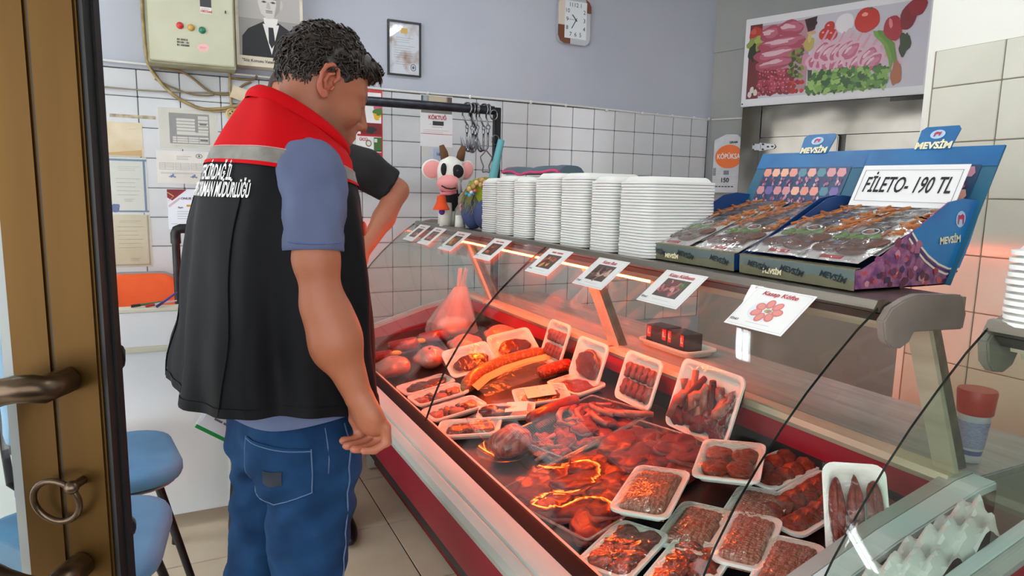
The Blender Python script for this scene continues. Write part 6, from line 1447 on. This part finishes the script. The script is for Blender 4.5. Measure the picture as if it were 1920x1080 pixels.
# --- wrapped poultry
def bird(x, y, rz, s, label, sd):
    F = Field((-.12,-.10,-.005), (.12,.10,.12), .006)
    F.add(F.ell((0,0,.045), (.075,.055,.045)), .01); F.add(F.ell((.045,.032,.035), (.045,.028,.03)), .02); F.add(F.ell((.045,-.032,.035), (.045,.028,.03)), .02); F.chain([(.06,.03,.035), (.085,.012,.045)], [.022,.014], .015); F.chain([(.06,-.03,.035), (.085,-.012,.045)], [.022,.014], .015)
    F.chain([(-.02,.055,.05), (.03,.062,.04)], [.018,.014], .012); F.chain([(-.02,-.055,.05), (.03,-.062,.04)], [.018,.014], .012); F.sub(F.cap((.085,0,.04), (-.03,0,.098), .006), .015); F.D = F.D-.0015*wob(F.X, F.Y, F.Z, 70, sd); F.D = np.maximum(F.D, .001-F.Z)
    v, f = F.nets(); t = thing('wrapped_chicken', label, 'chicken', (0,0,0), (0,0,0), 'wrapped chickens'); t.matrix_world = DM(x, y, .0, rz) @ Matrix.Scale(s, 4)
    link('bird', npmesh('bird', smoothv(v, f), f, chickm), t)
    c = np.array((0,0,.045)); v2 = c+(smoothv(v, f, 6, .6)-c)*1.06; v2[:,2] = np.maximum(v2[:,2], .0005); link('film', npmesh('film', v2, f, wrap), t)
bird(.82,2.735,2.4,1.0,'wrapped chicken nearest the front glass',1); bird(.985,2.735,1.3,1.05,'wrapped chicken second from the front glass',2); bird(1.17,2.80,.6,1.05,'wrapped chicken third from the front glass',3); bird(1.365,2.835,.4,1.0,'wrapped chicken at the rear, beside the white bag',4)
# --- white carrier bag
def carrier():
    t = thing('carrier_bag', 'white translucent plastic carrier bag standing at the far end of the counter', 'bag', cw((1.25, 3.15, deckz(1.25)+.002)))
    mb = MB(); n = 40; rings = []
    for z, a, b, cx in ((0,.12,.065,0),(.025,.135,.085,0),(.07,.125,.08,.0),(.13,.095,.062,.012),(.19,.062,.042,.028),(.25,.034,.024,.045)):
        rings.append([(cx+a*math.copysign(abs(math.cos(q))**.7, math.cos(q))*(1+.05*math.sin(7*q+20*z)), b*math.copysign(abs(math.sin(q))**.7, math.sin(q))*(1+.08*math.sin(9*q+15*z)), z) for q in [2*math.pi*i/n for i in range(n)]])
    mb.rings(rings, True, False); bg = clear('bag_film', '#ffffff', .18, 1.45, bump=.6, bscale=24, haze=.34, hazecol='#e8e0e0')
    mb.build('bag_body', bg, t, smooth=180)
    for s in (-1, 1): mb = MB(); mb.grid(lambda u, v: (.045+s*.016+(v-.5)*.032*(1-.4*u)+.012*u, s*.012*(1-u)+.004*math.sin(9*v), .235+.11*u), 10, 6); mb.build('handle', bg, t, smooth=180)
    mb = MB(); mb.ball((0,0,.05), (.085,.055,.045), 16, 10); mb.build('contents', mat('pale_contents', '#d9c2c4', .6), t, smooth=180)
carrier()
# --- wrapped joint on a round plate
t = thing('wrapped_joint', 'round wrapped meat joint on a clear plate by the front glass', 'meat', (0,0,0)); t.matrix_world = DM(.875, 1.765, .002, .3)
MB().lathe([(.045,0),(.075,.004),(.098,.018),(.100,.020),(.074,.008),(.045,.004)], 40).build('plate', petm, t, smooth=50)
me = blob(.068,.056,.060,81,32,.08,mat('tied_meat', '#7d1d17', .4, col2='#b9604c', nscale=22, ndet=5, nramp=(.45,.6), stretch=(1,4,1), bump=.5, bscale=40, coat=.3),name='joint',dome=1.6); j = link('joint', me, t, (.01,-.004,.008))
F = MB(); F.ball((.008,-.004,.034), (.078,.066,.046), 24, 14); F.build('film', wrap, t, smooth=180)
F = MB(); F.tube([(-.03,.04,.05),(-.05,.075,.075),(-.045,.105,.115)], [.02,.012,.022], 10); F.build('twisted_end', wrap, t, smooth=180)
# --- chops and ribs
def chop(M, sd, label, grp, s=1):
    t = thing('lamb_chop', label, 'chop', (0,0,0), (0,0,0), grp); t.matrix_world = M
    link('meat', blob(.042*s,.030*s,.016,sd,26,.16,rawred,rim=bone,name='meat'), t); r = random.Random(sd)
    MB().tube([(-.03*s,.012*s,.012),(-.055*s,.022*s,.013),(-.085*s,.026*s+r.uniform(-.01,.01),.012)], [.009,.006,.0065], 8).build('rib_bone', bone, t, smooth=180)
CH = [(.99,1.655,.2),(1.04,1.70,1.0),(.955,1.70,2.2),(1.08,1.665,2.9),(1.06,1.755,.5),(1.12,1.72,-.6),(1.00,1.77,1.7),(1.11,1.80,2.4),(1.16,1.77,.1),(1.17,1.70,1.4),(1.21,1.74,-.9),(1.22,1.81,.8),(1.26,1.70,2.0),(1.27,1.78,-.3),(1.17,1.85,1.2),(1.29,1.85,.3),(1.24,1.88,2.6)]
PL = ['beside the wrapped joint','in the centre of the chop pile','near the dried sausage','under the leaning finger meatballs']
for i, (x, y, a) in enumerate(CH):
    chop(DM(x, y, .002+.009*(i % 3), a) @ Matrix.Rotation(rm.uniform(-.25,.25), 4, 'X') @ Matrix.Rotation(rm.uniform(-.2,.2), 4, 'Y'), 100+i, 'raw lamb chop '+PL[0 if x < 1.05 else 2 if y > 1.79 and x < 1.2 else 3 if x > 1.2 else 1], 'lamb chops in the chop pile', 1.05 if i % 2 else .92)
for i in range(6):
    x, y = 1.12+.035*i, 1.86-.03*(i%3)-.02*i; a = .8+.3*i
    o = MB().tube([(-.06,-.01,.0),(-.02,.006,.006),(.02,.006,.008),(.06,-.012,.002)], [.008,.011,.010,.007], 9).build('rib', bone, smooth=180); o.matrix_world = DM(x, y, .028+.004*(i%2), a); tag(o, 'bare pale rib on top of the chop pile', 'rib', 'ribs on the chop pile')
chopt = thing('clear_tray', 'clear plastic tray under the lamb chops', 'tray'); chopt.matrix_world = DM(1.13, 1.755, 0, .25)
def petray(t, w, l, h=.03):
    MB().box(-w/2,-l/2,0,w/2,l/2,.0012).build('tray_floor', petm, t)
    for a in ((-w/2,-l/2,-w/2+.002,l/2),(w/2-.002,-l/2,w/2,l/2),(-w/2,-l/2,w/2,-l/2+.002),(-w/2,l/2-.002,w/2,l/2)): MB().box(a[0],a[1],0,a[2],a[3],h).build('tray_wall', petm, t)
    mb = MB(); mb.tube([(x, y, h) for x, y in rrect(w+.008, l+.008, .012, 4)], .003, 6, closed=True); mb.build('tray_rim', clear('tray_rim_plastic', '#dedad6', .08, 1.55, boost=.10, haze=.15), t, smooth=180)
petray(chopt, .40, .27)
# --- steak tray
ST = DM(1.035, 1.425, 0, .235); stt = thing('clear_tray', 'large clear plastic tray full of raw steaks', 'tray'); stt.matrix_world = ST; petray(stt, .58, .33, .036)
SM = [blob(.080,.056,.021,200+i,34,.16,rawred,rim=rawedge,name='steak',dome=.1) for i in range(7)]
k = 0
for jr in range(4):
    for i in range(5):
        x = -.215+.1075*i+.03*(jr % 2)-.014+rm.uniform(-.012,.012); y = -.112+.075*jr+rm.uniform(-.01,.01)
        x = max(-.215, min(.215, x)); y = max(-.108, min(.108, y))
        M = ST @ Matrix.Translation((x, y, .002+.0052*((2*i+jr) % 5))) @ Matrix.Rotation(rm.uniform(-.6,.6)+(math.pi if i % 2 else 0), 4, 'Z') @ Matrix.Rotation(rm.uniform(-.07,.07), 4, 'X') @ Matrix.Rotation(rm.uniform(-.07,.07), 4, 'Y')
        place('steak', SM[k % 7], M, 'raw beef steak, %s from the front glass in the %s row of the clear tray' % (ORD[i], ['nearest', 'second', 'third', 'farthest'][jr]), 'steak', 'steaks in the clear tray'); k += 1
mb = MB(); mb.grid(lambda u, v: (-.287+.574*u, -.162+.324*v, .046+.008*math.sin(6*u+3*v)*math.sin(5*v+1.5*u)+.004*math.sin(15*u-8*v)), 40, 26); o = mb.build('film', clear('steak_film', '#fffdfb', .03, 1.5, bump=.15, bscale=12), stt, smooth=180)
# --- near half: minced meat and meatball trays
T = DM(1.005, 1.245, .042, .62); ftray(0,0,.235,.145,T,'foam tray of minced meat resting on the steak tray', bulge=.018); mince(T, .20, .115, 'minced meat in the tray resting on the steak tray')
T = DM(1.25, 1.235, .050, .68); ftray(0,0,.22,.165,T,'foam tray of four large meatballs, film catching the light, on top of the others'); patties(T, 2, 2, .075, .066, 'the shiny top tray', .12, .010, [patty_mesh(.036,.036,.014,s) for s in (11,12)])
T = DM(1.375, 1.19, .004, .05); ftray(0,0,.20,.135,T,'foam tray of meatballs under the red rear band, third from the counter end'); patties(T, 2, 4, .043, .062, 'the third tray from the counter end', .5, .013)
T = DM(1.315, 1.035, .004, .10); ftray(0,0,.30,.155,T,'long foam tray of leaning meatballs, second from the counter end'); patties(T, 2, 6, .045, .068, 'the long second tray from the counter end', .5, .013)
T = DM(1.40, .895, .004, .10); ftray(0,0,.19,.125,T,'foam tray of meatballs in the corner at the counter end'); patties(T, 2, 4, .040, .058, 'the corner tray at the counter end', .5, .012)
T = DM(1.225, .845, .012, .75) @ Matrix.Rotation(-.95, 4, 'Y') @ Matrix.Translation((.095,0,0)); ftray(0,0,.20,.125,T,'foam tray of sausage-shaped meatballs standing on edge at the counter end')
for i in range(3): place('long_meatball', blob(.075,.017,.026,300+i,24,.08,pattyr,name='long_meatball'), T @ Matrix.Translation((-.006,-.036+.036*i,.008)), '%s long meatball in the tray standing on edge' % ['left', 'middle', 'right'][i], 'meatball', 'long meatballs')
for (x, y, rz, lb) in ((1.075,1.00,.55,'foam tray of minced meat before the leaning meatball trays'),(1.065,.885,.50,'foam tray of minced meat nearest the counter end')):
    T = DM(x, y, .012, rz); ftray(0,0,.21,.115,T,lb, bulge=.018); mince(T, .185,.095, 'minced meat in the '+lb.split('foam ')[1])
for (x, y, rz, lb, nm) in ((.845,1.135,.42,'foam tray of meatballs by the front glass, catching the red lamp','the tray by the front glass'),(.915,1.005,.45,'foam tray of meatballs by the front glass, nearest the viewer','the nearest tray by the front glass'),(.86,.88,.3,'foam tray of meatballs by the front glass at the counter end','the tray by the glass at the counter end')):
    T = DM(x, y, .004, rz); ftray(0,0,.20,.135,T,lb); patties(T, 2, 3, .058, .058, nm, .2, .010)
T = DM(1.03, 1.115, .0, .5); ftray(0,0,.20,.13,T,'foam tray of minced meat between the steak tray and the leaning trays', bulge=.016); mince(T,.17,.10,'minced meat between the steak tray and the leaning trays')
T = DM(1.19, 1.09, .0, .5); ftray(0,0,.20,.13,T,'foam tray of minced meat half buried beneath the shiny top tray', bulge=.016); mince(T,.17,.10,'minced meat half buried beneath the shiny top tray')
# --- behind the rear glass: on the worktop
def wt(x, y): return cw((x, y, .786))
def tub():
    t = thing('spice_tub', 'tapered white tub with red lid and violet label on the worktop at the counter end', 'tub', wt(1.625, .865))
    MB().lathe([(.020,0),(.021,.004),(.033,.115),(.034,.118)], 28).build('tub_body', mat('tub_white', '#d6d0d8', .4), t, smooth=50)
    MB().lathe([(.0215,.012),(.0245,.030)], 28, cap=False).build('violet_band', mat('violet_band', '#6f62a0', .4), t, smooth=50); MB().lathe([(.0262,.036),(.0325,.100)], 28, cap=False).build('label', mat('lilac_label', '#aaa3c4', .45, col2='#8f88b4', nscale=120, stretch=(1,1,4), nramp=(.45,.6)), t, smooth=50)
    MB().lathe([(.035,.116),(.037,.118),(.041,.168),(.039,.174),(.0,.175)], 28).build('lid', mat('red_lid', '#c93a34', .35), t, smooth=50)
tub()
p = wt(1.70, 1.98); o = link('foam_tray', tray_mesh(.16,.30,.03,up=True), None, p); tag(o, 'white foam tray under the glove boxes behind the rear glass', 'foam tray')
for i, (y, rz) in enumerate(((2.045,.12),(1.925,-.1))):
    t = thing('glove_box', ['black glove carton with red L square, left of the pair behind the glass', 'black glove carton with red L square, right of the pair behind the glass'][i], 'box', wt(1.69, y)+Vector((0,0,.011)), (0,0,rz+math.pi/2)); MB().box(-.056,-.04,0,.056,.04,.075).build('carton', mat('glove_carton', '#17151c', .4, col2='#2a2438', nscale=12), t, bevel=.002)
    for s in (-1, 1): MB().box(-.05 if s < 0 else .030,.0402,.028,-.030 if s < 0 else .05,.041,.07).build('red_square', mat('red_square', '#c8302c', .4), t)
    for s in (-.04, .04): text('L', .03, mat('white_print'), t, (s,.0415,.05), (math.pi/2,0,math.pi), bold=.0008)
# --- white paper and bag in the second counter
mb = MB(); rn = random.Random(9)
mb.grid(lambda u, v: tuple(cw((1.00+.36*u, .652+.085*v, .66+.36*u*.27+.018+.030*abs(math.sin(9*u+3*v))+.022*math.sin(13*u-9*v)**2-.03*(2*v-1)**2))), 30, 14); o = mb.build('paper_wad', mat('crumpled_paper', '#d3cfce', .7), smooth=30); tag(o, 'crumpled white paper stuffed into the gap between the two counters', 'paper')
